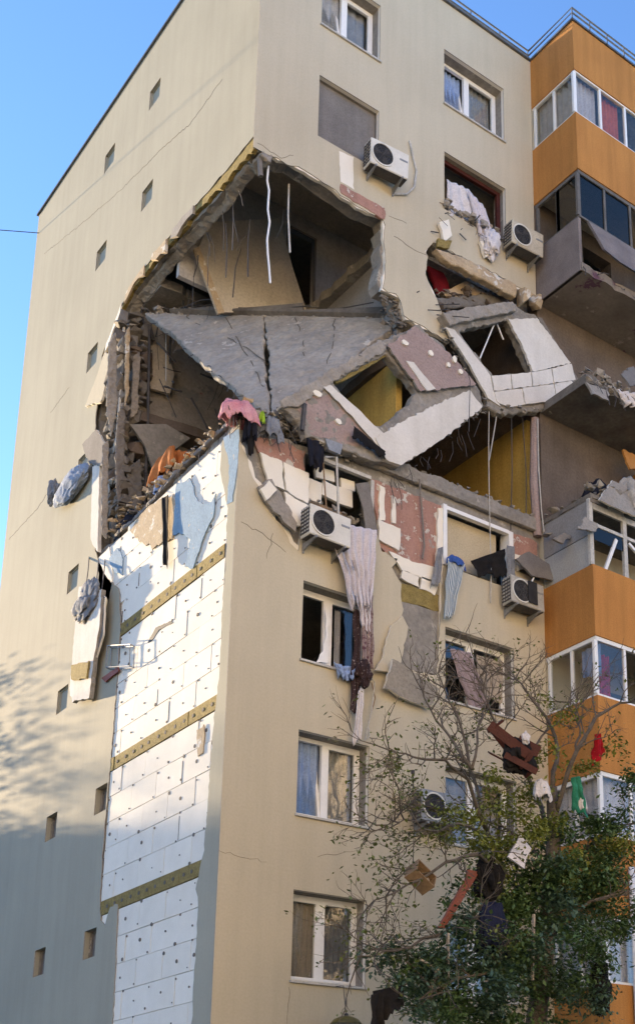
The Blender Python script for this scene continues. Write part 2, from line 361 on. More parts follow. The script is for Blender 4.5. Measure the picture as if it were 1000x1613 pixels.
outer = [Vector((0, GZ)), Vector((YL, GZ)), Vector((YL, ZR)), Vector((0, ZR))]
skin = outer + jag(SKU, .03, .12, 81) + jag(strip_l, .022, .09, 82)[0:] + jag(strip_r, .025, .1, 83)
skin = [Vector((max(p.x, SK+.001), p.y)) for p in skin]
def vent_ok(v): return True
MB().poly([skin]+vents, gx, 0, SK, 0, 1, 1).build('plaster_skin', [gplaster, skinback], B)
gcore = outer + jag(GU, .04, .14, 84) + jag(GL, .05, .14, 85)
gcore[0:4] = [Vector((.33, GZ)), Vector((YL, GZ)), Vector((YL, ZR)), Vector((.33, ZR))]
gcore = [Vector((max(p.x, .325), p.y)) for p in gcore]
MB().poly([gcore]+vents, gx, .10, .34, 0, 0, 1).build('gable_wall', [concrete, inner], B)
# foam behind the skin where it still stands: wool along the torn edge
wl_ = [p.copy() for p in SKU[:10]]; wl_[0].x = .03; wl2 = [p+Vector((.0, .03)) for p in GU[:10]]; wl2[0].x = .03
MB().poly([jag(wl_, .02, .12, 86)+list(reversed(jag(wl2, .05, .10, 87)))], gx, SK, .10, 0, 0, 0).build('wool_strip', [wool], B)
fx = jag([p+Vector((0, .02)) for p in SKU[3:10]], .05, .2, 88)
for i in range(0, len(fx)-5, 5):
    a = fx[i:i+rnd.choice((4, 5))]; MB().poly([a+[p+Vector((rnd.uniform(0, .08), -.10-.22*rnd.random())) for p in reversed(a)]], gx, -.012+rnd.uniform(-.03, .02), .03, 0, 0, 0).build('foam_board', [rnd.choice((foamd, tan, foam, skinback))], B)

# exposed foam boards on the gable, wool fire bands between floors
bands = [9.88, 7.13, 4.38, 1.63]
def ztop(y): return 12.25 if y < 4 else 12.1
brd = MB(); brd.box(-.0, .082, 0, .994, 0, .494); bm_ = brd.build('foam_board', [foam], B); base_me = bm_.data
first = [True]
def board(y0, y1, z0, z1):
    x = .016+rnd.uniform(0, .010)
    o = bm_ if first[0] else bm_.copy()
    if not first[0]: COL.objects.link(o); o.parent = B
    first[0] = False
    o.location = (x, y0, z0); o.scale = (1, (y1-y0-.010)/.994, (z1-z0-.010)/.494)
    o.rotation_euler = (0, 0, rnd.uniform(-.003, .003))
plugm = M('plug_shadow_grey', (.12, .11, .10), (.20, .185, .17), 6, bump=0)
dow = MB(); gaps = MB()
def dowel(y, z, r, x=.010):
    dow.add([(x, y+r*cos(a)*(1+.2*rnd.random()), z+r*sin(a)) for a in [k*pi/3.5 for k in range(7)]] + [(x+.03, y+r*cos(a), z+r*sin(a)) for a in [k*pi/3.5 for k in range(7)]],
            [tuple(range(7))] + [(k, (k+1) % 7, (k+1) % 7+7, k+7) for k in range(7)])
for bi, zb in enumerate([12.63]+bands[:-1]):
    lo = [9.88, 7.13, 4.38, 1.63][bi]+.27
    for r in range(5):
        z0 = lo+r*.496; z1 = z0+.496
        if z0 > 12.1: continue
        z1 = min(z1, 12.32); off = (.5 if r % 2 else 0) + .17*bi
        ymax = 6.35 if 10.2 < z0 < 11.7 else 5.62 if z0 > 10.2 else 4.5
        y = .33
        cuts = [y]
        q = .33-off % 1.0
        while q < 5.65:
            q += 1.0
            if q > .45 and q < ymax-.08: cuts.append(q)
        cuts.append(ymax)
        for a, b in zip(cuts, cuts[1:]):
            board(a, b, z0, z1)
            for dy, dz in ((.06, .05), (b-a-.04, .45), ((b-a)/2+rnd.uniform(-.1, .1), .25)):
                if rnd.random() < .8: dowel(a+dy+rnd.uniform(-.03, .03), z0+dz+rnd.uniform(-.04, .04), rnd.choice((.012, .015, .018, .022, .034)))
            if rnd.random() < .14:       # open joint
                gaps.box(.011, .03, b-.010, b+.002, z0+.05*rnd.random(), z1-.2*rnd.random()-.05)
MB().box(.045, .098, .32, 4.6, 1.5, 12.3).build('foam_layer', [foam], B)
MB().box(.045, .098, 4.61, 6.5, 10.1, 12.2).build('foam_layer', [foam], B)
for zb in bands:
    y = .36
    for i in range(6):
        y1 = min(y+1.0, 4.52)
        if y > 4.4: break
        MB().box(.004+rnd.uniform(0, .01), .095, y+.006, y1-.006, zb+.006, zb+.262).build('wool_board', [wool], B)
        for t in range(3): dowel(y+.17+.33*t+rnd.uniform(-.05, .05), zb+.13, .036, .001)
        y = y1
tag(dow.build('wall_plugs', [plugm], B), kind='stuff'); tag(gaps.build('open_joints', [plugm], B), kind='stuff')
# blue and tan leftovers, loose skin on the boards
patch('blue_plaster', [(278, 765), (300, 752), (312, 790), (330, 795), (340, 780), (336, 815), (322, 845), (305, 895), (292, 893), (300, 850), (283, 838), (272, 845), (276, 805)], -.008, .014, bluep, 91, .03, .1, plane='g')
patch('blue_plaster', [(352, 690), (384, 668), (378, 735), (366, 790), (358, 795), (362, 735)], -.006, -.002, bluep, 92, .02, .1, plane='g')
patch('tan_plaster', [(205, 835), (235, 795), (272, 780), (282, 800), (272, 850), (240, 862), (222, 852)], -.005, .014, tan, 93, .04, .1, plane='g')
patch('blue_plaster', [(172, 880), (186, 862), (194, 880), (192, 905), (180, 900)], -.004, .09, bluep, 94, .02, .1, plane='g')
patch('tan_plaster', [(310, 1150), (322, 1142), (320, 1185), (312, 1190)], -.002, .014, tan, 95, .02, .08, plane='g')
patch('foam_board', [(155, 880), (172, 862), (178, 905), (172, 950), (156, 925)], .0, .09, foam, 96, .02, .1, plane='g')
patch('torn_gap', [(232, 1012), (245, 988), (268, 978), (272, 981), (250, 992), (238, 1010)], .008, .014, black, 97, .008, .05, plane='g')
# cracks in the plaster (thin open lines)
def crack(px, w, plane, seed):
    f, fn = (f2, fy) if plane == 'f' else (g2, gx)
    pl = jag([f(p) for p in px], .025, .09, seed); n = len(pl); up = []; dn = []
    for i, p in enumerate(pl):
        t = pl[min(i+1, n-1)]-pl[max(i-1, 0)]; nn = Vector((-t.y, t.x)).normalized()*w*(1-abs(i/(n-1)-.4))*.36
        up.append(p+nn); dn.append(p-nn)
    MB().poly([up+dn[::-1]], fn, -.003, .002, 0, 0, 0).build('crack', [darkcrack], B)
darkcrack = M('crack_shadow', (.13, .11, .085), (.09, .08, .06), 5, bump=0)
for i, (px, w, pl) in enumerate([([(350, 125), (300, 195), (255, 235), (190, 300)], .018, 'g'), ([(190, 300), (120, 360), (70, 400)], .010, 'g'), ([(90, 755), (60, 800), (15, 850)], .016, 'g'), ([(110, 610), (80, 650)], .010, 'g'),
        ([(405, 225), (440, 248), (462, 245)], .016, 'f'), ([(620, 372), (650, 392), (672, 402)], .018, 'f'), ([(380, 822), (420, 845), (450, 870)], .014, 'f'), ([(430, 840), (420, 880)], .012, 'f'),
        ([(345, 1340), (420, 1358)], .008, 'f'), ([(545, 1555), (547, 1600)], .008, 'f'), ([(455, 1555), (452, 1613)], .006, 'f'), ([(500, 1350), (560, 1340)], .012, 'f'), ([(612, 340), (640, 352)], .012, 'f')]):
    crack(px, w, pl, 100+i)
# shell: back, far end, roof, floors
MB().box(.02, XE, YL-.3, YL-.01, GZ, ZR-.002).build('back_wall', [plaster], B)
MB().box(XE-.3, XE-.002, .33, YL-.3, GZ, ZR-.002).build('end_wall', [plaster], B)
MB().box(.35, XE-.3, .33, YL-.3, 23.6, 23.85).build('roof', [concrete], B)
mb = MB(); mb.box(-.05, XC-.05, -.06, .36, ZR, ZR+.05); mb.box(-.05, .36, .36, YL+.05, ZR, ZR+.05); mb.build('coping', [rail], B)
for k in range(0, 9):
    z = fl(k)
    if k in (6, 7):
        if k == 7:
            poly = jag([Vector((3.32, .34)), Vector((3.3, 2.0)), Vector((3.28, 4.5)), Vector((.36, 4.6))], .05, .2, 120)
        else:
            poly = jag([Vector((3.45, .34)), Vector((3.4, 3)), Vector((3.2, 5.2)), Vector((.36, 5.5))], .05, .2, 121)
        poly += [Vector((.36, YL-.3)), Vector((XE-.3, YL-.3)), Vector((XE-.3, .34))]
        MB().poly([poly], lambda p, d: Vector((p.x, p.y, d)), z, z-.22, 0, 1, 1).build('floor_slab', [conc_dark, concrete if k == 7 else innerb], B)
    else: MB().box(.36, XE-.3, .34, YL-.3, z-.22, z).build('floor_slab', [inner], B)
for k in range(-1, 9):
    z0, z1 = fl(k)+.001, fl(k+1)-.222
    if k == 8: z1 = 23.59
    if z0 < GZ: z0 = GZ
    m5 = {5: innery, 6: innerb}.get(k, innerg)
    x = 3.5
    if k == 6: MB().box(3.5, 3.64, .34, 11.7, z0, z1).build('interior_wall', [innerg], B)
    elif k == 7: pass
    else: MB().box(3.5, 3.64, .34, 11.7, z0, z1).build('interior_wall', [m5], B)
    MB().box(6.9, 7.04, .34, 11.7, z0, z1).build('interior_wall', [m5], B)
    if k == 7:
        dx0, dx1 = 2.89, 3.55
        mb = MB(); mb.box(.36, dx0, 3.72, 3.84, z0-.5, z1); mb.box(dx1, 6.89, 3.72, 3.84, z0, z1); mb.box(dx0, dx1, 3.72, 3.84, 20.42, z1); mb.build('interior_wall', [M('pale_grey_paint', (.50, .49, .485), (.42, .41, .41), 1.0, bump=.2, bscale=20, streak=.15)], B)
        mb = MB(); mb.box(dx0-.05, dx0, 3.69, 3.72, z0, 20.47); mb.box(dx1, dx1+.05, 3.69, 3.72, z0, 20.47); mb.box(dx0, dx1, 3.69, 3.72, 20.42, 20.47); mb.build('door_frame', [greyp], B)
        MB().box(.36, 6.89, 6.2, 6.3, z0, z1).build('interior_wall', [conc_dark], B)
    else:
        m = wallp if k in (5, 6) else innerg
        mb = MB(); mb.box(.36, 3.49, 5.9, 6.04, z0, z1) if k != 5 else (mb.box(.36, 1.55, 5.9, 6.04, z0, z1), mb.box(2.3, 3.49, 5.9, 6.04, z0, z1), mb.box(1.55, 2.3, 5.9, 6.04, z0+2.0, z1))
        mb.build('interior_wall', [m], B)
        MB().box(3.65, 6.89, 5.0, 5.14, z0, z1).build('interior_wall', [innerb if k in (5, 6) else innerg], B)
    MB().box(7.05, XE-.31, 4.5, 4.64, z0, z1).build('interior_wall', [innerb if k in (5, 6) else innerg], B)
for i, (px, y, m) in enumerate((([(172, 540), (184, 520), (186, 640), (176, 690), (168, 640)], 5.2, skinback), ([(186, 650), (198, 640), (196, 760), (186, 800), (182, 720)], 5.3, greyp), ([(198, 520), (206, 512), (204, 620), (197, 640)], 5.2, tan), ([(162, 700), (172, 690), (170, 850), (160, 840)], 5.3, skinback), ([(210, 560), (222, 550), (218, 650), (206, 660)], 5.4, wallp), ([(200, 740), (222, 720), (226, 790), (206, 830)], 5.3, conc_dark))):
    l = [F(u, v, y) for u, v in px]; crumble(MB().prism(l, Vector((.01, .06, .01))).build('torn_wall_layer', [m], B), .03, .07, .12)
def stack(u, v0, v1, y, w, seed, mats):
    r = random.Random(seed); a, b = F(u, v1, y), F(u, v0, y); z = a.z; k = 0
    while z < b.z:
        hh = r.choice((.07, .10, .14, .2, .3))*r.uniform(.8, 1.2); ww = w*r.uniform(.6, 1.25); t = (z-a.z)/max(b.z-a.z, .01)
        if r.random() < .12: z += hh; continue
        x = a.x+(b.x-a.x)*t+r.uniform(-.025, .025)
        chunk_mb((x, y+.05-.10*r.random(), z+hh/2), (ww*.62, .17, hh*.62), r.random(), 14).build('masonry_block', [r.choice(mats)], B); z += hh; k += 1
for i, (u, v0, v1, y, w) in enumerate(((192, 505, 850, 5.45, .22), (210, 500, 840, 5.60, .26), (228, 500, 790, 5.72, .24), (177, 590, 855, 5.75, .2))):
    stack(u, v0, v1, y, w, 600+i, [conc_dark, conc_dark, conc_dark, greyp, innerb, skinback])
# leaning partition and hanging ceiling strip of the upper room
q = [F(u, v, 3.45+(490-v)*.0015) for u, v in [(312, 392), (330, 350), (440, 344), (462, 425), (484, 492), (352, 492)]]
MB().prism(q, Vector((.03, .09, .02)), 0, 1).build('fallen_partition', [M('pale_partition', (.62, .575, .50), (.54, .50, .43), 1.0, bump=.2, bscale=20, streak=.1), skinback], B)
q = [F(u, v, 3.40) for u, v in [(306, 392), (314, 388), (354, 492), (344, 494)]]
MB().prism(q, Vector((.0, .06, .0)), 0).build('partition_edge', [tan], B)
# torn slab edges seen at the notch
mb = MB()
for a, b in zip(GU[:8], GU[1:9]):
    p = Vector((.12, a.x, a.y-.02)); q = Vector((.12, b.x, b.y-.02)); j = [rnd.uniform(-.05, .09) for _ in range(4)]; mb.prism([p+Vector((j[0], 0, -j[1]*.5)), q+Vector((j[2], 0, -j[3]*.5)), q+Vector((.24, 0, -.06-j[2])), p+Vector((.24, 0, -.05-j[0]))], Vector((.05, 0, .16+j[1])))
crumble(mb.build('broken_edge_beam', [skinback], B), .035, .09, .18)
# posts and pipes standing at the left end of the opening
for i, (u0, v0, u1, v1, r, m) in enumerate([(196, 510, 184, 700, .03, whited), (236, 520, 228, 800, .03, darkm), (246, 690, 236, 790, .05, skinback)]):
    a, b = F(u0, v0, 5.4+.06*i), F(u1, v1, 5.4+.06*i)
    MB().tube([a, (a+b)/2+Vector((.03, .02, 0)), b], r, 6).build('pipe', [m], B)
q = [F(u, v, 5.7) for u, v in [(226, 520), (250, 505), (275, 590), (268, 620), (232, 610)]]
MB().prism(q, Vector((.02, .08, 0))).build('wall_chunk', [inner], B)
q = [F(u, v, 5.3) for u, v in [(205, 668), (262, 668), (300, 690), (240, 735), (228, 700)]]
MB().prism(q, Vector((.02, .08, 0))).build('wall_chunk', [concrete], B)
# pocked lip along the lower edge of the gable opening
mb = MB()
for a, b in zip(GL[1:], GL[2:]):
    p = Vector((.02, a.x, a.y)); q = Vector((.02, b.x, b.y)); mb.prism([p, q, q+Vector((.35, 0, .05)), p+Vector((.35, 0, .04))], Vector((0, 0, .10)))
crumble(mb.build('edge_beam', [greyp], B), .035, .08, .15)

# ------------------------------------------------------------------ windows of the front
def ring(mb, x0, x1, z0, z1, w, y0, y1):
    mb.box(x0, x0+w, y0, y1, z0, z1); mb.box(x1-w, x1, y0, y1, z0, z1)
    mb.box(x0+w, x1-w, y0, y1, z1-w, z1); mb.box(x0+w, x1-w, y0, y1, z0, z0+w)
def window(x0, x1, z0, z1, openl=False, broken=False, m=None, split=.48, yd=.29, pane_l=True, pane_r=True):
    m = m or white; e = .004
    mb = MB(); ring(mb, x0+e, x1-e, z0+e, z1-e, .07, yd, yd+.07); xm = x0+(x1-x0)*split
    mb.box(xm-.045, xm+.045, yd-.01, yd+.065, z0+.075, z1-.075)
    w = mb.build('window', [m], B)
    def sash(a, b): 
        s = MB(); ring(s, a, b, z0+.075, z1-.075, .045, yd-.012, yd+.05); return s
    for a, b, op in ((x0+.075, xm-.046, openl), (xm+.046, x1-.075, False)):
        s = sash(a, b)
        if op:       # bottom-hung sash tipped into the room
            mx = Matrix.Translation((0, yd, z0+.08)) @ Matrix.Rotation(radians(-9), 4, 'X') @ Matrix.Translation((0, -yd, -z0-.08))
            s.v = [tuple(mx @ Vector(q)) for q in s.v]
        s.build('sash', [m], w)
        if (a < xm-.1 and a == x0+.075 and not pane_l) or (a != x0+.075 and not pane_r): continue
        p = MB(); p.box(a+.045, b-.045, yd+.015, yd+.025, z0+.12, z1-.12)
        if op: p.v = [tuple(mx @ Vector(q)) for q in p.v]
        p.build('pane', [glass], w)
    sl = MB(); sl.box(x0-.03, x1+.02, -.045, yd-.005, z0-.035, z0+.003); sl.build('sill', [whited], w)
    return w
for k in (0, 1, 2, 3, 8): window(A0, A1, k*H, k*H+WH, openl=k in (2, 8), pane_l=k != 3)
for k in (0, 1, 2, 3, 8): window(B0, B1, k*H, k*H+WH, openl=k == 8, pane_r=k != 3)
MB().box(A0+.01, A1-.01, .14, .17, 7*H+.02, 7*H+WH-.005).build('boarded_window', [greyp], B)
mb = MB(); ring(mb, A0+.003, A1-.003, 7*H+.005, 7*H+WH-.003, .05, .17, .23); mb.build('window_frame', [darkm], B)
mb = MB(); ring(mb, B0+.003, B1-.003, 7*H+.005, 7*H+WH-.003, .09, .18, .25); mb.build('window_frame', [wood], B)
mb = MB(); x0, x1 = B0+.0, B1-.0; mb.box(x0-.06, x0+.03, -.03, .06, bz+.0, 12.3); mb.box(x1-.09, x1+.02, -.03, .25, bz+.02, 12.27); mb.box(x0+.03, x1-.09, -.03, .08, 12.20, 12.28); mb.build('window_frame', [white], B)
MB().box(B0+.03, B1-.25, .2, .23, bz+.15, 12.2).build('window_blind', [M('cream_blind', (.52, .45, .32), (.46, .40, .28), 2, bump=.1)], B)
mb = MB(); mb.box(A1-.06, A1+.01, -.02, .10, bz+.02, 12.2); mb.box(A0+.25, A1-.06, -.02, .06, 12.2, 12.27); mb.box(A0+.05, A1-.05, .02, .15, bz+.003, bz+.05); mb.build('window_frame', [whited], B)
for i, (x, z, w, h) in enumerate(((A0+.02, 11.42, .36, .42), (A0+.40, 11.62, .32, .30), (A0+.74, 11.58, .34, .34), (A0+.30, 11.95, .4, .22), (A0+.85, 11.95, .3, .2))):
    MB().box(0, w, .12+.02*i, .19+.02*i, 0, h, mx=Matrix.Translation((x, 0, z)) @ Matrix.Rotation(rnd.uniform(-.12, .12), 4, 'Y')).build('foam_board', [foam], B)
MB().box(A0+.01, A0+.95, .2, .3, bz+.01, 11.45).build('broken_board', [card], B)

# ------------------------------------------------------------------ small windows of the gable
for v in vents:
    y0, y1, z0, z1 = v[0].x, v[1].x, v[0].y, v[2].y; vd = .05 if z0 > 9 else .14
    mb = MB()
    for a in ((y0, y0+.035, z0, z1), (y1-.035, y1, z0, z1), (y0+.035, y1-.035, z1-.035, z1), (y0+.035, y1-.035, z0, z0+.035)): mb.box(vd, vd+.05, a[0]+.003, a[1]-.003, a[2]+.003, a[3]-.003)
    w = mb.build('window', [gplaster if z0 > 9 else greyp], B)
    mb = MB()
    for a in ((y0-.02, y0+.001, z0-.02, z1+.02), (y1-.001, y1+.02, z0-.02, z1+.02), (y0+.001, y1-.001, z1-.001, z1+.02), (y0+.001, y1-.001, z0-.02, z0+.001)): mb.box(SK+.001, .099, *a)
    mb.build('reveal', [gplaster], w)
    MB().box(vd+.02, vd+.03, y0+.035, y1-.035, z0+.035, z1-.035).build('pane', [greyp if z0 < 9 else gplaster], w)

# ------------------------------------------------------------------ roof rails
mb = MB()
pts = [Vector((0.1, .1)), Vector((XC-.1, .1))]
for h in (.16, .30): mb.tube([(0.1, -.0, ZR+h), (XC-.05, -.0, ZR+h)], .022, 5); mb.tube([(XC-.05, 0, ZR+h), (XC-.05, -1.5, ZR+h), (XE-6, -1.5, ZR+h)], .022, 5)
for i in range(9): mb.tube([(.1+i*.85, 0, ZR), (.1+i*.85, 0, ZR+.3)], .014, 5)
for i in range(8): mb.tube([(XC-.05+i*.55, -1.5, ZR), (XC-.05+i*.55, -1.5, ZR+.3)], .014, 5)
mb.build('roof_railing', [rail], B)

# ------------------------------------------------------------------ balconies
BD = 1.45; XB = XC+3.6
def Lbox(mb, z0, z1, t=.12, x0=XC, x1=XB, d=BD, mi=0):
    mb.poly([[Vector((x0, -.002)), Vector((x0, -d)), Vector((x1, -d)), Vector((x1, -.002)), Vector((x1-t, -.002)), Vector((x1-t, -d+t)), Vector((x0+t, -d+t)), Vector((x0+t, -.002))]], lambda p, q: Vector((p.x, p.y, q)), z0, z1, mi, mi, mi)
mulls_f = [XC+.05, XC+.82, XC+1.62, XC+2.6, XB-.07]; mulls_s = [-.07, -.72, -BD+.06]
def glazing(par, z0, z1, m, skip=(), t=.06, gl=glass):
    mb = MB(); 
    for x in mulls_f: mb.box(x-t/2-(.03 if x == mulls_f[0] else 0), x+t/2, -BD+.03, -BD+.03+t, z0+.05, z1-.09)
    for y in mulls_s[:2]: mb.box(XC+.03, XC+.03+t, y-t/2, y+t/2, z0+.05, z1-.09)
    for a, b in ((z0, z0+.05), (z1-.09, z1-.002)): Lbox(mb, a+.002, b, .07, XC+.025, XB-.02, BD-.025)
    w = mb.build('glazing_frame', [m], par) if par is not B else mb.build('glazing_frame', [m], B)
    for i, (a, b) in enumerate(zip(mulls_f, mulls_f[1:])):
        if i not in skip: MB().box(a+t/2, b-t/2, -BD+.055, -BD+.063, z0+.05, z1-.09).build('pane', [gl], w)
    for i, (a, b) in enumerate(zip(mulls_s, mulls_s[1:])):
        if 10+i not in skip: MB().box(XC+.055, XC+.063, min(a, b)+t/2, max(a, b)-t/2, z0+.05, z1-.09).build('pane', [gl], w)
    return w
for k in range(0, 9):
    if k in (5, 6, 7): continue
    mb = MB(); Lbox(mb, fl(k)-.35, fl(k)+1.16); mb.build('balcony_parapet', [orange], B)
mb = MB(); Lbox(mb, 23.45, ZR); mb.build('balcony_parapet', [orange], B)
mb = MB(); Lbox(mb, ZR+.002, ZR+.05, .2, XC-.04, XB, BD+.04); mb.build('coping', [rail], B)
MB().box(XC+.13, XB-.13, -BD+.13, -.005, 23.5, 23.7).build('balcony_slab', [concrete], B)
for k in range(0, 9):
    o = MB(); e = 0 if k in (5, 6, 7) else .125
    if k in (5, 6, 7):
        r = [Vector((XC+.03, -.005)), Vector((XC+.03, -BD+.02)), Vector((XB, -BD+.02)), Vector((XB, -.005))]
        o.poly([r[:1]+jag(r[1:3], .05, .2, 200+k)+r[3:]], lambda p, q: Vector((p.x, p.y, q)), fl(k)-.2, fl(k), 0, 0, 0)
    else: o.box(XC+e, XB-e, -BD+e, -.005, fl(k)-.2, fl(k))
    o.build('balcony_slab', [M('slab_underside', (.25, .22, .19), (.17, .145, .125), 1.5, bump=.4, bscale=12, chips=[((.11, .06, .09), .9, .60), ((.30, .27, .24), 2.6, .62)]) if k == 7 else (conc_dark if k in (5, 6) else inner)], B)
for k in (8, 3, 2, 1): glazing(B, fl(k)+1.16, fl(k+1)-.35, white, skip=(1,) if k == 3 else ())
glazing(B, fl(0)+1.16, fl(1)-.35, white)
# wall behind the balconies
for k in range(0, 9):
    z0, z1 = (GZ if k == 0 else fl(k)), (fl(k+1) if k < 8 else ZR)
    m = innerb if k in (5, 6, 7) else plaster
    dx = XC+1.5
    mb = MB(); 
    if k in (5, 6): mb.box(XC+.02, XB, .0, .32, z0, z1-.003)
    else:
        mb.box(XC+.02, dx, .0, .32, z0, z1-.003); mb.box(dx+.9, XB, .0, .32, z0, z1-.003); mb.box(dx, dx+.9, .0, .32, fl(k)+2.1, z1-.003)
    mb.build('balcony_wall', [m], B)
mb = MB(); mb.poly([rect(XB, XE, GZ, ZR)]+[rect(x, x+1.4, k*H, k*H+WH) for k in range(0, 9) for x in (XB+1, XB+4)], fy, 0, .32, 0, 0, 1); mb.build('facade_wall', [plaster, inner], B)
for k in range(0, 9):
    for x in (XB+1, XB+4): window(x, x+1.4, k*H, k*H+WH)

# seventh level balcony: torn grey parapet and dark frames
z7 = fl(7)
gl7 = glazing(B, z7+1.16, fl(8)-.352, M('sooty_frame', (.16, .155, .15), (.10, .095, .09), 4, bump=.2), skip=(10, 2), gl=glassd)
incurt(XC+.12, XC+.75, z7+1.2, z7+2.35, -BD+.15, cloth('sky_blue_film', (.30, .40, .50), (.24, .33, .42)), 'pale blue sheet behind the first front pane of the sooty balcony', 50, 3) if False else None
q = [Vector((XC, y, z)) for y, z in ((-.02, z7-.2), (-BD+.05, z7-.2), (-BD+.05, z7+1.15), (-.02, z7+1.15))]
MB().prism(q, Vector((.08, 0, 0))).build('balcony_parapet', [M('stripped_parapet', (.24, .21, .20), (.17, .145, .14), 2, bump=.3, chips=[((.55, .54, .52), 5, .70)])], B)
q = [Vector((x, -BD-y, z)) for x, y, z in ((XC+.25, .02, z7+1.12), (XC+2.6, .05, z7+1.12), (XC+2.7, .38, z7+.12), (XC+.75, .42, z7+.08), (XC+.42, .3, z7+.3))]
MB().prism(q, Vector((0, .07, .03))).build('loose_parapet_panel', [MATS['stripped_parapet']], B)
MB().box(XC+.03, XC+.09, -.75, -.70, z7+1.2, z7+2.3).build('frame_post', [whited], B)
# fourth level balcony: battered enclosure with frames left standing
z4 = fl(4)
mb = MB(); t = .07
for x in (XC+.05, XC+1.0, XC+1.9, XB-.1): mb.box(x-t/2-.03, x+t/2, -BD+.03, -BD+.10, z4+1.17, z4+2.62)
Lbox(mb, z4+2.42, z4+2.62, .05, XC+.11, XB-.2, BD-.035); Lbox(mb, z4+2.05, z4+2.12, .05, XC+.11, XB-.2, BD-.035)
g4 = mb.build('glazing_frame', [whited], B)
MB().box(XC+.02, XC+.06, -BD+.12, -.02, z4+1.85, z4+2.6).build('side_panel', [M('grey_side_panel', (.30, .30, .30), (.24, .235, .23), 2, bump=.15)], g4)
MB().box(XC+.03, XC+.05, -BD+.12, -.02, z4+1.17, z4+1.84).build('pane', [M('dull_plastic_pane', (.42, .43, .42), (.36, .36, .35), 2, rough=.4, bump=.1)], g4)
MB().box(XC+.12, XC+.95, -BD+.05, -BD+.06, z4+1.75, z4+2.04).build('pane', [glassd], g4)
MB().box(0, .07, 0, .05, 0, .85, mx=Matrix.Translation((XC+.35, -BD+.02, z4+1.18)) @ Matrix.Rotation(radians(24), 4, 'Y')).build('broken_sash_bar', [white], g4)
MB().box(0, .06, 0, .05, 0, 1.0, mx=Matrix.Translation((XC+1.1, -BD+.02, z4+2.0)) @ Matrix.Rotation(radians(120), 4, 'Y')).build('broken_sash_bar', [white], g4)
MB().poly([jag([Vector((XC, -.01)), Vector((XC, -BD)), Vector((XB, -BD))], .03, .2, 230)+[Vector((XB, -.01))]], lambda p, q: Vector((p.x, p.y, q)), z4+2.64, z4+2.72, 0, 0, 0).build('enclosure_roof', [conc_dark], g4)
MB().box(XB-.9, XB+.5, -.5, -.02, fl(5)+.3, fl(5)+2.0).build('orange_wall_stub', [orange], B)
def drain(x):
    mb = MB(); mb.tube([(x, -BD-.09, GZ), (x, -BD-.09, 5.2)], .06, 10); return mb
single('drainpipe', drain(XC+.62), white, 'white drainpipe running down in front of the lower orange balconies', 'drainpipe', smooth=True)

# ------------------------------------------------------------------ cloth and debris builders
def jag3(pts, amp, step, seed, nrm):
    r = random.Random(seed); out = []
    for a, b in zip(pts, pts[1:]+pts[:1]):
        n = max(1, int((b-a).length/step)); d = (b-a).normalized(); s_ = d.cross(nrm)
        for k in range(n): out.append(a.lerp(b, k/n)+(s_*r.uniform(-amp, amp)+d*r.uniform(-.25, .25)*step if k else Vector((0, 0, 0))))
    return out
def drape(name, c, rx, ry, h, drop, m, label, cat, seed=1, folds=7, parent=None, wander=.35):
    # a sheet slumped over a heap: high in the middle, fluted where it hangs down
    c = Vector(c); r = random.Random(seed); ph = r.uniform(0, 6); N = 40
    def fn(s, t):
        x, y = (s-.5)*2, (t-.5)*2; q = max(abs(x), abs(y)); a = math.atan2(y, x)
        e = 1+wander*noise.noise(Vector((cos(a)*1.4, sin(a)*1.4, seed*2.3)))
        fl_ = sin(folds*a+ph+2.2*noise.noise(Vector((x*1.5, y*1.5, seed))))*.22*q*q
        rr = min(q, .72)+max(q-.72, 0)*.25+fl_*.6
        z = h*(1-q**2)*(.8+.5*noise.noise(Vector((x*2, y*2, seed+4)))) - drop*max(q-.5, 0)*2*e + .34*h*(1-2.6*abs(noise.noise(Vector((x*2.6+.8*y, y*2.2, seed+7))))) + .05*noise.noise(Vector((x*9, y*9, seed)))*h
        return c+Vector((cos(a)*rr*rx*e, sin(a)*rr*ry*e, z))
    o = MB().grid(fn, N, N).build(name, [m], parent, smooth=True, fixn=False)
    md = o.modifiers.new('thick', 'SOLIDIFY'); md.thickness = .012
    return o if parent else tag(o, label, cat)
def hang(name, tl, tr, br, bl, y, m, label, cat, pleat=5, amp=.05, nu=26, nv=30, out=.0, ragged=.05, seed=1, plane='f', group=None, thick=.006, sag=0):
    f = (lambda u, v: F(u, v, y)) if plane == 'f' else (lambda u, v: G(u, v, y))
    a, b, c, d = [f(*p) for p in (tl, tr, br, bl)]; r = random.Random(seed); ph = r.uniform(0, 6)
    nrm = Vector((0, -1, 0)) if plane == 'f' else Vector((-1, 0, 0)); off = [r.uniform(-ragged, ragged) for _ in range(nu+1)]
    def fn(s, t):
        p = (a.lerp(b, s)).lerp(d.lerp(c, s), t); i = int(s*nu+.5)
        w = sin(s*pleat*2*pi+ph+.9*noise.noise(Vector((s*3, t*2, seed))))*amp*(.35+.65*t) + .5*amp*noise.noise(Vector((s*5, t*5, seed+9)))
        p = p + nrm*(w + out*t*t + amp) + Vector((0, 0, off[i]*t - sag*sin(pi*s)))
        p += (b-a).normalized()*.04*noise.noise(Vector((t*4, s*2, seed+3)))
        return p
    mb = MB().grid(fn, nu, nv); o = mb.build(name, [m], smooth=True, fixn=False)
    md = o.modifiers.new('thick', 'SOLIDIFY'); md.thickness = thick
    return tag(o, label, cat, group)
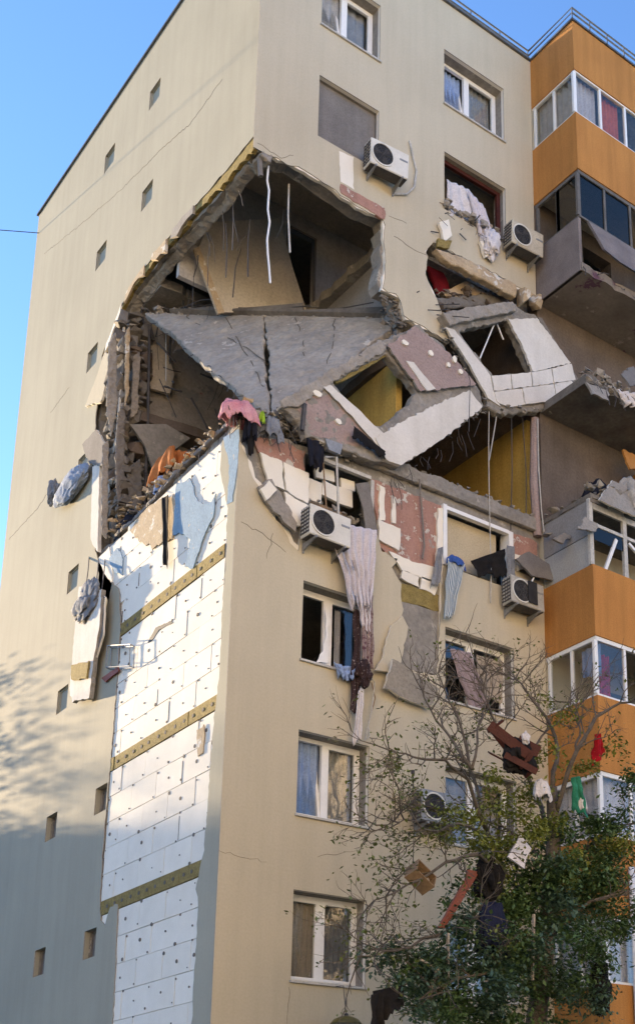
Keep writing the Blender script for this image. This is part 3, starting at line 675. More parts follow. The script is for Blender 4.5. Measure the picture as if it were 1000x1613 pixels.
def rag(name, c, size, m, label, cat, seed=1, group=None, parent=None, n=14, fold=1.0):
    c = Vector(c); sx, sy, sz = size; r = random.Random(seed)
    bm = bmesh.new(); bmesh.ops.create_icosphere(bm, subdivisions=5, radius=1)
    for v in bm.verts:
        p = v.co.copy(); q = p*1.6+Vector((seed*3.1, seed*1.7, 0))
        w_ = q+.35*Vector((noise.noise(q*1.3), noise.noise(q*1.3+Vector((7, 0, 0))), 0)); a_ = Vector((w_.x*2.6+w_.y*1.2, w_.y*2.0-w_.x, w_.z*.55+w_.x*.4))
        k = 1+.55*fold*noise.noise(q)+.26*fold*(1-2.4*abs(noise.noise(a_)))+.09*fold*(1-2*abs(noise.noise(a_*2.7)))
        v.co = c+Vector((p.x*sx, p.y*sy, p.z*sz))*k
    me = bpy.data.meshes.new(name); bm.to_mesh(me); bm.free(); me.materials.append(m)
    for p in me.polygons: p.use_smooth = True
    o = bpy.data.objects.new(name, me); COL.objects.link(o)
    if parent: o.parent = parent
    else: tag(o, label, cat, group)
    return o
def plate(name, px, y, thick, mats, label, cat, seed=1, amp=.03, step=.12, lean=0, plane='f', group=None, holes=(), parent=None, ys=None):
    # slab traced on a plane, given real thickness; lean tips its top away
    f, fn = (f2, fy) if plane == 'f' else (g2, gx)
    def un(p): q = F(p[0], p[1], y) if plane == 'f' else G(p[0], p[1], y); return Vector((q.x, q.z)) if plane == 'f' else Vector((q.y, q.z))
    l = [un(p) for p in px]; zc = sum(p.y for p in l)/len(l)
    loops = [jag(l+[l[0]], amp, step, seed)[:-1]]+[jag([un(p) for p in h]+[un(h[0])], amp*.6, step, seed+1)[:-1] for h in holes]
    ln = lambda p, d: fn(p, d+(p.y-zc)*lean)
    mb = MB().poly(loops, ln, y, y+thick, 0, 1, 1); o = mb.build(name, mats)
    if name in ('panel_body', 'broken_beam', 'edge_beam', 'broken_plank'): crumble(o, .035, .05, .16)
    if parent: o.parent = parent
    else: tag(o, label, cat, group)
    return o

# ------------------------------------------------------------------ fallen slab and tipped facade panels
P1, P2, P3 = G(228, 492, .3), F(638, 500, .45), Vector((.80, .42, 13.0))
P4 = F(560, 560, .4)
T = thing('fallen_floor_slab', 'big grey concrete floor slab folded down across the opened corner room', 'concrete slab')
pl = [P1, P1.lerp(P2, .25)+Vector((0, 0, .05)), P1.lerp(P2, .49), P1.lerp(P2, .51), P1.lerp(P2, .8)+Vector((0, 0, .03)), P2, P2.lerp(P3, .5)+Vector((.12, 0, -.05)), P3, P3.lerp(P1, .3)+Vector((0, 0, .08)), P3.lerp(P1, .6)+Vector((0, 0, -.05)), P3.lerp(P1, .85)]
nrm = (P2-P1).cross(P3-P1).normalized()
if nrm.y < 0: nrm = -nrm
mid = P1.lerp(P2, .47); low = P3
la = [P1, P1.lerp(mid, .5)+nrm*.03, mid, P3.lerp(mid, .55)+(P1-P2).normalized()*.03, P3, P3.lerp(P1, .25)+nrm*.05, P3.lerp(P1, .5)-Vector((0, 0, .07)), P3.lerp(P1, .75)+Vector((0, 0, .05))]
lb = [mid+(P2-P1).normalized()*.025, P1.lerp(P2, .75), P2, P2.lerp(P3, .35)+Vector((.1, 0, .1)), P2.lerp(P3, .7)+Vector((.1, 0, -.1)), P3+(P2-P1).normalized()*.03, P3.lerp(mid, .5)+(P2-P1).normalized()*.06]
for sdi, l in enumerate((la, lb)): MB().prism(jag3(l, .035, .14, 500+sdi, nrm), nrm*.16).build('slab_piece', [slabm], T); crumble(T.children[-1] if False else bpy.data.objects['slab_piece' if sdi == 0 else 'slab_piece.001'], .035, .07, .3)
for k, (a, b) in enumerate(((.1, .45), (.15, .3), (.52, .95), (.3, .62))):
    p, q = P1.lerp(P2, a), P1.lerp(P2, b); MB().prism([p+Vector((-.05, -.1, .02)), q+Vector((-.05, -.1, .0)), q+Vector((0, 0, .16+.05*k)), p+Vector((0, 0, .10))], nrm*.25).build('torn_screed', [conc_dark], T)
for sdi, (a_, b_, c_) in enumerate(((.15, .30, .45), (.60, .25, .72), (.75, .30, .9), (.32, .55, .40))):
    p, q, k_ = P1.lerp(P2, a_).lerp(P3, .05), P1.lerp(P2, c_).lerp(P3, b_+.2), P1.lerp(P2, (a_+c_)/2).lerp(P3, b_)
    ln_ = [p.lerp(k_, i/6) for i in range(6)]+[k_.lerp(q, i/5) for i in range(6)]; rr_ = random.Random(sdi)
    ln_ = [v+Vector((rr_.uniform(-.03, .03), 0, rr_.uniform(-.05, .05)))-nrm*.004 for v in ln_]; s_ = Vector((.009, 0, .006))
    MB().prism([v-s_ for v in ln_]+[v+s_ for v in reversed(ln_)], -nrm*.004).build('crack', [darkcrack], T)
mb = MB()
for i in range(16):
    p = P1.lerp(P3, .1+.055*i)+nrm*.05; d = Vector((rnd.uniform(-.3, .0), rnd.uniform(-.4, .1), rnd.uniform(-.35, -.05)))
    mb.tube([p, p+d*.5+Vector((0, 0, .02)), p+d], .008, 4)
for i in range(10):
    p = P1.lerp(P2, .1+.085*i); d = Vector((rnd.uniform(.2, .7), rnd.uniform(-.6, .1), rnd.uniform(-.05, .12))); mb.tube([p+Vector((0, 0, .05)), p+d*.5, p+d], .009, 4)
mb.build('reinforcing_bars', [darkm], T)['kind'] = 'stuff'

PA = thing('tipped_wall_panel', 'pinkish facade panel with a window opening tipped over on its corner, yellow wall behind', 'wall panel', 'tipped facade panels')
plate('panel_body', [(440, 640), (520, 588), (602, 536), (662, 508), (700, 540), (758, 612), (765, 640), (625, 737), (590, 727), (540, 712), (480, 690), (462, 660)], -.16, .2, [concrete, concrete], None, None, 301, .045, .10, .04, holes=[[(524, 602), (612, 556), (656, 612), (645, 636), (600, 672), (578, 668)]], parent=PA)
plate('pink_facing', [(610, 545), (655, 514), (698, 545), (752, 606), (700, 612), (662, 618)], -.20, .045, [pinkd, skinback], None, None, 302, .03, .08, .04, parent=PA)
plate('pink_facing', [(468, 645), (512, 606), (562, 660), (592, 700), (560, 705), (490, 686)], -.20, .045, [pinkd, skinback], None, None, 303, .03, .08, .04, parent=PA)
plate('foam_facing', [(590, 690), (640, 660), (700, 630), (742, 612), (762, 640), (700, 690), (628, 735), (606, 725)], -.24, .085, [foamd, foamd], None, None, 304, .022, .07, .04, parent=PA)
plate('foam_facing', [(508, 606), (518, 602), (575, 655), (610, 690), (596, 706), (560, 662)], -.235, .035, [foamd, skinback], None, None, 305, .015, .1, .04, parent=PA)
plate('foam_facing', [(640, 568), (652, 570), (684, 612), (672, 616)], -.235, .035, [foamd, foamd], None, None, 306, .012, .1, .04, parent=PA)
plate('edge_beam', [(440, 632), (520, 582), (604, 532), (614, 548), (530, 598), (470, 640), (446, 645)], -.22, .06, [skinback, concrete], None, None, 307, .03, .08, .04, parent=PA)
plate('wool_strip', [(524, 600), (604, 552), (612, 558), (560, 590), (530, 606)], -.10, .1, [wool, wool], None, None, 308, .012, .1, .04, parent=PA)
for i, (u, v, w, h) in enumerate(((500, 620, .20, .12), (533, 664, .15, .11), (638, 540, .16, .11), (678, 556, .14, .12), (716, 566, .12, .16), (706, 575, .1, .1), (725, 585, .12, .1))):
    c = F(u, v, -.225); r = random.Random(i)
    MB().poly([[Vector((c.x+w*.5*cos(a)*r.uniform(.75, 1.1)+.0, c.z+h*.6*sin(a)*r.uniform(.75, 1.1))) for a in [k*pi/3.5+.4 for k in range(7)]]], lambda p, d: Vector((p.x, d, p.y)), -.235, -.19, 0, 0, 0).build('adhesive_dab', [foam], PA)
PBn = thing('tipped_wall_panel', 'white foam clad facade panel with a window opening sagging beside the balcony', 'wall panel', 'tipped facade panels')
plate('panel_body', [(702, 512), (720, 520), (700, 492), (812, 476), (850, 500), (912, 612), (880, 645), (790, 655), (765, 640), (768, 620)], -.10, .2, [concrete, concrete], None, None, 311, .045, .10, .03, holes=[[(722, 522), (800, 502), (838, 585), (776, 592)]], parent=PBn)
plate('foam_facing', [(702, 514), (716, 518), (772, 590), (775, 612), (786, 640), (768, 628), (740, 575)], -.15, .055, [foamd, foamd], None, None, 312, .012, .12, .03, parent=PBn)
for i, px in enumerate([[(774, 592), (804, 589), (806, 612), (778, 616)], [(805, 589), (836, 586), (838, 608), (807, 612)], [(837, 586), (868, 580), (871, 604), (839, 608)], [(869, 580), (900, 572), (906, 598), (872, 603)], [(778, 617), (822, 611), (826, 637), (800, 641), (782, 633)], [(823, 611), (872, 604), (876, 631), (827, 637)], [(873, 604), (906, 599), (906, 612), (877, 630)]]):
    plate('foam_board', px, -.165-.006*(i % 3), .07, [foamd, foamd], None, None, 313+i, .010, .07, .03, parent=PBn)
plate('foam_facing', [(800, 502), (846, 500), (876, 540), (898, 572), (838, 586), (822, 545)], -.155, .06, [foamd, foamd], None, None, 314, .018, .06, .03, parent=PBn)
plate('metal_edge', [(848, 499), (854, 500), (914, 606), (906, 614)], -.14, .12, [greyp, greyp], None, None, 315, .008, .12, .03, parent=PBn)
plate('broken_beam', [(697, 492), (745, 482), (808, 474), (812, 490), (760, 500), (708, 512)], -.22, .3, [skinback, concrete], 'pale broken concrete beam lying flat above the sagging white window panel', 'concrete beam', 316, .02, .1)
plate('broken_beam', [(686, 390), (740, 408), (812, 447), (813, 468), (760, 440), (700, 409)], -.10, .2, [tan, skinback], 'slanting tan broken beam hanging under the destroyed second window', 'concrete beam', 317, .03, .1)
# layers of rubble inside the small hole
for i, (l, m) in enumerate((([(684, 470), (760, 462), (815, 470), (812, 478), (700, 486)], conc_dark), ([(690, 462), (740, 440), (790, 455), (812, 466), (720, 472)], tan), ([(672, 410), (700, 430), (715, 465), (690, 462)], maroon))):
    plate('broken_plank', l, .25+.12*i, .12, [m, m], ['dark layered board jammed across the small hole', 'tan torn board poking up inside the small hole', 'maroon padded sheet at the left edge of the small hole'][i], 'board', 330+i, .02, .12)
for i, (u0, v0, u1, v1) in enumerate(((778, 510, 755, 565), (780, 505, 792, 535))):
    single('plastic_strip', MB().tube([F(u0, v0, .05), F(u1, v1, .1)], .018, 4), white, ['long white slat leaning in the dark opening of the white panel', 'short white slat dangling in the dark opening of the white panel'][i], 'slat')

# ------------------------------------------------------------------ air conditioners
def ac_parts():
    root = bpy.data.objects.new('air_conditioner', None); COL.objects.link(root); w, h, d = .86, .58, .30
    o = MB().box(-w/2, w/2, -d, 0, 0, h).build('casing', [acw], bev=.015); o.parent = root
    mb = MB(); mb.lathe((-.16, -d-.002, h/2), [(.255, 0), (.255, -.018), (.225, -.018), (.225, 0)], 28, 'y'); o = mb.build('fan_ring', [acw], smooth=False); o.parent = root
    mb = MB(); mb.lathe((-.16, -d-.004, h/2), [(.226, 0), (.226, -.004)], 28, 'y'); o = mb.build('fan_hole', [black]); o.parent = root
    mb = MB()
    for r in (.05, .10, .15, .20): mb.tube([(-.16+r*cos(a*pi/9), -d-.016, h/2+r*sin(a*pi/9)) for a in range(19)], .0035, 4)
    for a in range(6): mb.tube([(-.16, -d-.016, h/2), (-.16+.225*cos(a*pi/3), -d-.016, h/2+.225*sin(a*pi/3))], .0045, 4)
    o = mb.build('fan_guard', [darkm]); o.parent = root
    mb = MB()
    for i in range(3):
        a = i*2.1+.5; c = Vector((-.16, -d-.010, h/2)); mb.prism([c, c+Vector((.2*cos(a), 0, .2*sin(a))), c+Vector((.19*cos(a+.8), -.004, .19*sin(a+.8)))], Vector((0, .003, 0)))
    o = mb.build('fan_blades', [M('fan_plastic', (.05, .05, .055), (.06, .06, .065), 4, bump=0) if 'fan_plastic' not in MATS else MATS['fan_plastic']]); o.parent = root
    mb = MB()
    for i in range(7): mb.box(-w/2-.014, -w/2-.002, -d+.02, -.02, .05+i*.072, .075+i*.072)
    for j in range(4): mb.box(-w/2-.010, -w/2-.004, -d+.03+j*.075, -d+.042+j*.075, .04, h-.04)
    o = mb.build('coil_grille', [darkm]); o.parent = root
    mb = MB(); mb.box(.22, .40, -d-.006, -d-.001, .36, .40); o = mb.build('badge', [grey]); o.parent = root
    mb = MB()
    for x in (-.3, .3):
        mb = MB(); mb.prism([Vector((x-.02, .09, -.012)), Vector((x-.02, -d-.03, -.012)), Vector((x-.02, -d-.03, -.05)), Vector((x-.02, -d+.05, -.05)), Vector((x-.02, .07, -.16)), Vector((x-.02, .07, -.20)), Vector((x-.02, .09, -.20))], Vector((.03, 0, 0)))
        o = mb.build('bracket', [grey]); o.parent = root
    o = MB().box(-w/2+.02, w/2-.02, -d+.02, -.02, -.011, -.002).build('base_tray', [darkm]); o.parent = root
    return root
ac0 = ac_parts(); ACG = 'air conditioner outdoor units on the facade'
for i, (x, z, rz, rx, lab) in enumerate(((2.80, 18.98, -.10, .06, 'white air conditioner unit under the boarded grey window, above the big hole'), (6.42, 19.02, -.06, .05, 'white air conditioner unit next to the torn window, left of the sooty balcony'),
        (1.62, 10.42, .04, 0, 'white air conditioner unit beside the lilac hanging curtain'), (6.2, 10.5, 0, -.03, 'white air conditioner unit with a black plate, beside the intact orange balcony'), (4.05, 5.70, 0, 0, 'grey shaded air conditioner unit half behind bare tree twigs'))):
    o = ac0 if i == 0 else ac0.copy()
    if i:
        COL.objects.link(o)
        for ch in list(ac0.children): c = ch.copy(); COL.objects.link(c); c.parent = o
    if i in (1, 3):
        for ch in o.children:
            if ch.name.startswith('casing'): ch.material_slots[0].link = 'OBJECT'; ch.material_slots[0].material = acw2 if i == 1 else acw3
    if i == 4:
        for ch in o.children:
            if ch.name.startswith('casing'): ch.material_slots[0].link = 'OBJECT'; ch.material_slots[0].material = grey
    if i == 3: pq = MB().box(-.02, .22, -.335, -.326, .08, .56).build('loose_plate', [black]); pq.parent = o
    o.location = (x, -.10, z); o.rotation_euler = (rx, 0, rz); tag(o, lab, 'air conditioner', ACG)
# pale foam square and pink strip under the top unit
patch('foam_board', [(534, 238), (556, 248), (556, 298), (536, 286)], -.004, .01, foam, 351, .01, .1)
patch('pink_facing', [(536, 290), (606, 328), (606, 347), (536, 305)], -.012, .05, pink, 352, .02, .1)
def wire(name, px, y, r, m, label, cat, plane='f'):
    f = (lambda u, v: F(u, v, y)) if plane == 'f' else (lambda u, v: G(u, v, y))
    return single(name, MB().tube([f(*p) for p in px], r, 5), m, label, cat)
wire('refrigerant_pipe', [(618, 305), (640, 306), (652, 295), (656, 270), (650, 245), (645, 222)], -.04, .022, whited, 'pale bent pipe loop on the wall right of the top air conditioner', 'pipe')
wire('refrigerant_pipe', [(840, 910), (833, 925), (826, 940)], -.25, .02, white, 'short white pipe sticking up from the air conditioner by the orange balcony', 'pipe')

# ------------------------------------------------------------------ hanging cloth
hang('curtain', (512, 822), (590, 837), (580, 965), (548, 950), -.14, lilac, 'lilac curtain hanging out of the wrecked window beside the air conditioner', 'curtain', 6, .05, 40, 40, out=.02, seed=3, ragged=.16)
hang('curtain', (556, 930), (580, 934), (580, 1000), (566, 985), -.13, lilac, 'knotted lower end of pale lilac curtain trailing above the floral strip', 'curtain', 3, .04, 16, 24, seed=4, ragged=.05)
hang('curtain', (566, 930), (586, 940), (586, 1055), (570, 1050), -.12, floral, 'mauve floral curtain strip hanging beside the broken window', 'curtain', 3, .035, 14, 40, seed=5)
hang('curtain', (557, 960), (568, 964), (566, 1130), (551, 1120), -.10, darkfl, 'dark lace curtain strip hanging past the broken window', 'curtain', 2, .03, 12, 50, seed=6)
rag('cloth_bundle', F(572, 1060, -.18), (.13, .10, .20), darkfl, 'dark lacy cloth knot at the foot of the floral curtain', 'cloth', 7)
hang('curtain', (562, 1090), (572, 1078), (566, 1165), (552, 1175), -.14, whitec, 'pale tattered curtain end hanging lowest above the tilted window', 'curtain', 2, .03, 10, 30, seed=8)
wire('cord', [(572, 1080), (582, 1065), (590, 1075), (585, 1120), (578, 1150), (575, 1165), (582, 1160), (580, 1145)], -.1, .012, whited, 'thin curled cord dangling beside the pale curtain end', 'cord')
wire('cord', [(585, 1075), (591, 1100), (584, 1125)], -.09, .01, card, 'thin brown cord next to the pale curtain end', 'cord')
hang('bundled_sheet', (522, 1043), (558, 1049), (552, 1070), (530, 1063), -.06, bluec, 'light blue sheet bunched on the sill of the broken window', 'cloth', 3, .06, 26, 14, seed=9, ragged=.06, sag=.06)
hang('towel', (703, 880), (730, 890), (712, 972), (697, 975), -.12, towelm, 'striped teal and white towel hanging below the boarded window', 'towel', 1.5, .03, 14, 30, seed=10)
drape('cloth_bundle', F(716, 884, -.12), .24, .10, .10, .10, cloth('bright_blue_cloth', (.05, .11, .36)), 'bright blue cloth bunched at the top of the striped towel', 'cloth', 11)
hang('jacket', (738, 885), (792, 866), (794, 912), (748, 905), -.03, blackc, 'black clothes draped inside the boarded window frame', 'clothes', 2, .05, 18, 16, seed=12)
hang('strap', (796, 860), (808, 862), (808, 918), (794, 920), -.06, greyc, 'dark grey rag hanging from the right side of the boarded window', 'rag', 2, .03, 10, 20, seed=13)
hang('curtain', (700, 285), (735, 300), (768, 372), (702, 345), .1, whitec, 'torn white net curtain in the destroyed window', 'curtain', 3, .05, 20, 20, seed=14)
hang('curtain', (735, 302), (762, 330), (785, 400), (752, 372), .02, lilac, 'pale lilac curtain sagging over the sill of the destroyed window', 'curtain', 3, .05, 18, 22, seed=15)
rag('cloth_bundle', F(772, 385, -.1), (.18, .12, .30), whitec, 'pale rolled cloth on the sill next to the upper right air conditioner', 'cloth', 16)
hang('curtain', (705, 1022), (738, 1030), (765, 1110), (745, 1145), .14, cloth('mauve_net', (.34, .28, .30), (.26, .21, .23)), 'mauve net curtain drifting out of the right window above the tree', 'curtain', 4, .05, 20, 30, seed=17)
hang('curtain', (748, 1032), (790, 1044), (788, 1108), (748, 1098), .30, beigec, 'beige net curtain behind the right pane above the tree', 'curtain', 5, .03, 20, 20, seed=18)
def incurt(xa, xb, z0, z1, y, m, label, seed, pleat=5):
    mb = MB().grid(lambda s, t: Vector((xa+(xb-xa)*s, y+.03*sin(s*pleat*2*pi+seed), z1+(z0-z1)*t)), 30, 4)
    tag(mb.build('curtain', [m], smooth=True, fixn=False), label, 'curtain')
incurt(A0+.12, A0+.62, 1*H+.0, 1*H+1.42, .38, beigec, 'beige pleated curtain behind the lowest left window', 1)
incurt(A0+.08, A0+.66, 2*H+.0, 2*H+1.42, .40, bluec, 'blue curtain behind the tilted window above the lowest one', 2, 4)
incurt(A1-.35, A1-.05, 3*H+.05, 3*H+1.42, .36, navy, 'dark blue curtain at the right of the broken window', 3, 3)
incurt(A0+.86, A0+.98, 3*H+.05, 3*H+1.3, .36, whitec, 'narrow white curtain behind the right pane of the broken window', 4, 2)
netc = cloth('grey_net', (.40, .41, .42), (.30, .31, .33))
for i, (xa, xb, k, m, lab) in enumerate(((A0+.1, A1-.1, 8, netc, 'grey net curtain behind the topmost left window'), (B0+.1, B0+.8, 8, bluec, 'bluish curtain behind the tilted sash of the topmost right window'), (B0+.85, B1-.1, 8, netc, 'grey net curtain behind the fixed pane of the topmost right window'),
        (A0+.75, A1-.1, 2, netc, 'grey curtain behind the right pane above the lowest left window'), (A0+.75, A1-.1, 1, greyc, 'dark grey curtain behind the right pane of the lowest left window'), (B0+.1, B1-.1, 2, beigec, 'beige curtain behind the window next to the shaded air conditioner'), (B0+.1, B1-.1, 1, beigec, 'beige curtain behind the right window hidden by leaves'))):
    incurt(xa, xb, k*H+.02, k*H+1.44, .44, m, lab, 20+i, 6)
for k in (8, 3, 2, 1):
    mb = MB().grid(lambda s_, t: Vector((XC+.17+.03*sin(s_*40), -.1-1.1*s_, fl(k)+2.4-1.2*t)), 30, 3)
    if k != 3: tag(mb.build('curtain', [netc if k == 8 else whitec], smooth=True, fixn=False), 'pale curtain behind the side panes of the ' + {8: 'topmost', 2: 'second lowest', 1: 'lowest'}[k] + ' orange balcony', 'curtain')
for k in (2, 1): incurt(XC+.2, XC+1.55, fl(k)+1.18, fl(k)+2.4, -BD+.22, whitec, 'white curtain behind the front panes of the ' + {2: 'second lowest', 1: 'lowest'}[k] + ' orange balcony', 40+k, 8)
incurt(XC+1.7, XC+3.4, fl(3)+1.18, fl(3)+2.4, -BD+.3, greyc, 'dark grey curtain inside the balcony right of the red cloth', 44, 8)
incurt(XC+.15, XC+.80, fl(8)+1.2, fl(8)+2.4, -BD+.22, whitec, 'white curtain behind the first front pane of the top balcony', 5)
incurt(XC+.95, XC+1.55, fl(8)+1.2, fl(8)+2.4, -BD+.22, coral, 'coral curtain behind the second front pane of the top balcony', 6)
incurt(XC+.3, XC+.66, fl(3)+1.1, fl(3)+2.2, -BD+.30, redc, 'red cloth hanging inside the balcony below the orange parapet', 7, 3)
mb = MB().grid(lambda s, t: Vector((XC+.2+.03*sin(s*14), -.85-.5*s, fl(3)+2.3-(.55+.12*s)*t)), 16, 4); tag(mb.build('bed_sheet', [bluec], smooth=True, fixn=False), 'pale blue sheet hanging inside the side pane of the balcony with the red cloth', 'sheet')
# broken glass rest in the left pane
plate('glass_shard', [(512, 960), (518, 962), (516, 1042), (498, 1042), (508, 1025), (512, 1000)], .19, .008, [white, white], 'jagged white frosted shard left in the broken window pane', 'glass shard', 371, .03, .08)

# clothes and pieces heaped on the surviving corner
for i, (u, v, y, sz, m, nm, lab) in enumerate((
        (378, 648, -.02, (.40, .28, .20), pinkc, 'blanket', 'pink crumpled blanket on top of the surviving corner'),
        (395, 668, -.10, (.12, .10, .24), navy, 'clothes', 'navy clothes hanging over the surviving corner, left of the lime rag'),
        (425, 672, -.05, (.22, .14, .18), greyc, 'clothes', 'grey clothes heaped right of the lime rag on the corner'),
        (414, 656, -.12, (.06, .05, .09), limec, 'rag', 'small lime green rag in the heap on the corner'),
        (455, 660, .2, (.25, .2, .18), conc_dark, 'rubble_heap', 'dark dusty rubble clump where the folded slab meets the corner'))):
    (drape(nm, F(u, v+sz[2]*10, y), sz[0], sz[1], sz[2], sz[2]*1.1, m, lab, 'clothes', 20+i, 8, None, .9) if i < 4 else rag(nm, F(u, v, y), sz, m, lab, 'rubble', 20+i))
hang('trousers', (388, 668), (402, 672), (398, 720), (390, 716), -.06, blackc, 'dark trousers hanging down over the plaster corner', 'clothes', 1.5, .03, 10, 24, seed=30)
hang('cloth_strip', (480, 692), (508, 700), (506, 745), (486, 735), -.14, navy, 'dark blue cloth strip hanging under the tipped pink panel', 'cloth', 2, .05, 14, 20, seed=31)
hang('rubber_strip', (556, 672), (606, 712), (604, 722), (554, 690), -.30, blackc, 'black rubber strip across the lower corner of the tipped pink panel', 'rubber strip', 1, .02, 14, 8, seed=32)
drape('blanket', G(270, 735, .45), .34, .85, .26, .34, orangec, 'orange blanket slumped in the opened side room', 'blanket', 33, 9, None, .8)
drape('cloth_bundle', G(255, 768, .25), .16, .24, .22, .2, bluec, 'small blue cloth under the orange blanket', 'cloth', 34, 5)
drape('cloth_bundle', G(208, 835, .3), .25, .55, .35, .2, navy, 'navy cloth heap at the low end of the side opening', 'cloth', 35)
hang('cloth_strip', (258, 785), (268, 780), (268, 892), (261, 895), -.03, blackc, 'black ribbon of cloth hanging down over the white foam boards', 'cloth', 1, .025, 8, 36, seed=36, plane='g')
# the loose cladding on the left side
rag('pillow', G(112, 765, -.12), (.12, .85, .30), cloth('pale_blue_pillow', (.30, .36, .46), (.20, .24, .32)), 'grey blue pillow bulging out of the left edge of the side opening', 'pillow', 41, fold=.45)
rag('cloth_bundle', G(84, 775, -.1), (.10, .14, .24), greyc, 'dark grey end of bedding at the far left of the opening', 'bedding', 42)
plate('cladding_sheet', [(130, 700), (152, 676), (166, 700), (164, 735), (140, 730)], -.08, .05, [greyp, foam], 'grey bent cladding sheet above the pillow on the left edge', 'cladding', 43, .02, .1, plane='g')
plate('cladding_sheet', [(146, 735), (157, 730), (154, 870), (143, 850)], -.06, .08, [foamd, foamd], 'narrow white foam sliver standing along the left edge of the opening', 'cladding', 44, .015, .1, plane='g')
plate('cladding_sheet', [(134, 640), (160, 632), (176, 560), (165, 555), (150, 600)], -.05, .05, [plaster, foam], 'cracked plaster flap on the left edge of the opening', 'cladding', 46, .02, .1, plane='g')
HC = thing('hanging_cladding', 'long strip of torn insulation dangling down the side wall', 'cladding')
plate('foam_strip', [(128, 925), (162, 930), (158, 985), (146, 1040), (138, 1098), (112, 1104), (108, 1090), (116, 1020), (122, 965)], -.21, .09, [foamd, skinback], None, None, 45, .02, .1, -.03, plane='g', parent=HC)
plate('wool_strip', [(113, 1048), (140, 1042), (136, 1068), (112, 1072)], -.24, .035, [wool, wool], None, None, 47, .015, .1, -.03, plane='g', parent=HC)
rag('torn_cover', G(136, 950, -.24), (.08, .45, .32), greyc, None, None, 48, parent=HC)
plate('plaster_flap', [(152, 935), (166, 940), (162, 1000), (150, 1035), (146, 1020)], -.17, .04, [greyp, foam], None, None, 49, .015, .1, -.02, plane='g', parent=HC)
mb = MB()
for u0, v0 in ((135, 930), (150, 932), (160, 934)): mb.tube([G(u0, v0, -.17), G(u0+4, v0-30, -.12), G(u0+6, v0-55, .02)], .012, 4)
mb.build('strap', [darkm], HC)
GC = thing('window_guard', 'bent wire window guard hanging at the edge of the white foam boards', 'window guard')
g = [G(176, 1020, -.02), G(212, 1018, -.02), G(211, 1052, -.02), G(174, 1054, -.02)]; off = Vector((-.09, -.02, .01)); g2_ = [p+off for p in g]
mb = MB()
for l in (g, g2_): mb.tube(l+[l[0]], .011, 5)
for a, b in zip(g, g2_): mb.tube([a, b], .011, 5)
mb.build('wire_frame', [grey], GC)
mb = MB(); mb.tube([g[0].lerp(g[1], .5), g2_[0].lerp(g2_[1], .5)], .008, 5); mb.tube([g2_[0].lerp(g2_[1], .5), g2_[3].lerp(g2_[2], .5)], .008, 5); mb.build('cross_bar', [grey], GC)
plate('plaster_flap', [(160, 1068), (186, 1050), (188, 1056), (166, 1074)], -.05, .03, [redwood, redwood], 'thin dark slat sticking out just below the wire window guard', 'slat', 50, .008, .1, plane='g')
# front wall: loose slabs
plate('loose_cladding', [(636, 968), (644, 985), (626, 1060), (590, 1058), (604, 1030), (614, 990)], -.10, .05, [plaster, foam], 'beige strip of cladding peeled off and hanging beside the bare mortar patch', 'cladding', 401, .02, .1, .08)
plate('loose_cladding', [(614, 1040), (634, 1052), (690, 1085), (680, 1114), (640, 1098), (608, 1082)], -.22, .06, [skinback, foam], 'tilted grey slab of cladding lying under the bare mortar patch', 'cladding', 402, .02, .1, -.25)
plate('loose_cladding', [(408, 765), (428, 752), (440, 772), (466, 822), (464, 838), (440, 815), (418, 790)], -.10, .07, [skinback, concrete], 'grey wedge of broken wall leaning left of the air conditioner', 'concrete chunk', 403, .03, .1, .1)
plate('foam_tile', [(410, 770), (426, 758), (436, 772), (420, 788)], -.16, .05, [foam, foam], 'small square white foam tile stuck to the grey wedge', 'foam tile', 404, .008, .1)
plate('loose_cladding', [(812, 880), (838, 865), (876, 893), (866, 916), (832, 908)], -.22, .05, [greyp, conc_dark], 'dark grey plate tipped above the air conditioner by the orange balcony', 'plate', 405, .015, .1, .3)
plate('loose_cladding', [(812, 880), (845, 876), (838, 890), (815, 898)], -.05, .05, [foam, foam], 'white foam scrap under the pink remnant near the orange balcony', 'foam scrap', 406, .015, .1)
hang('torn_strip', (688, 865), (696, 862), (692, 920), (676, 925), -.06, greyc, 'frayed grey strip left of the striped towel', 'rag', 2, .03, 10, 20, seed=407)
plate('window_pane', [(560, 762), (580, 760), (594, 835), (578, 850), (572, 800)], -.05, .03, [greyp, greyp], 'grey broken frame leaf beside the wrecked window', 'window leaf', 408, .008, .1)
single('post', MB().tube([F(512, 720, -.22), F(530, 720, -.22), F(534, 838, -.2)], .022, 6), whited, 'thin pale pole standing in front of the wrecked window', 'pole')
single('post', MB().tube([F(508, 715, -.1), F(516, 830, -.08)], .014, 5), card, 'thin brown lath leaning in the wrecked window', 'lath')
single('tray', MB().prism([F(512, 690, -.25), F(540, 700, -.25), F(536, 716, -.25), F(518, 708, -.25)], Vector((0, .1, .02))), grey, 'small grey metal tray under the tipped pink panel', 'tray')
# steel post on the corner heap
single('steel_bar', MB().box(-.03, .03, -.03, .03, -.0, .55, mx=Matrix.Translation(F(476, 678, -.28)) @ Matrix.Rotation(.06, 4, 'Y')), darkm, 'short rusty upright bar at the left end of the tipped pink panel', 'bar')
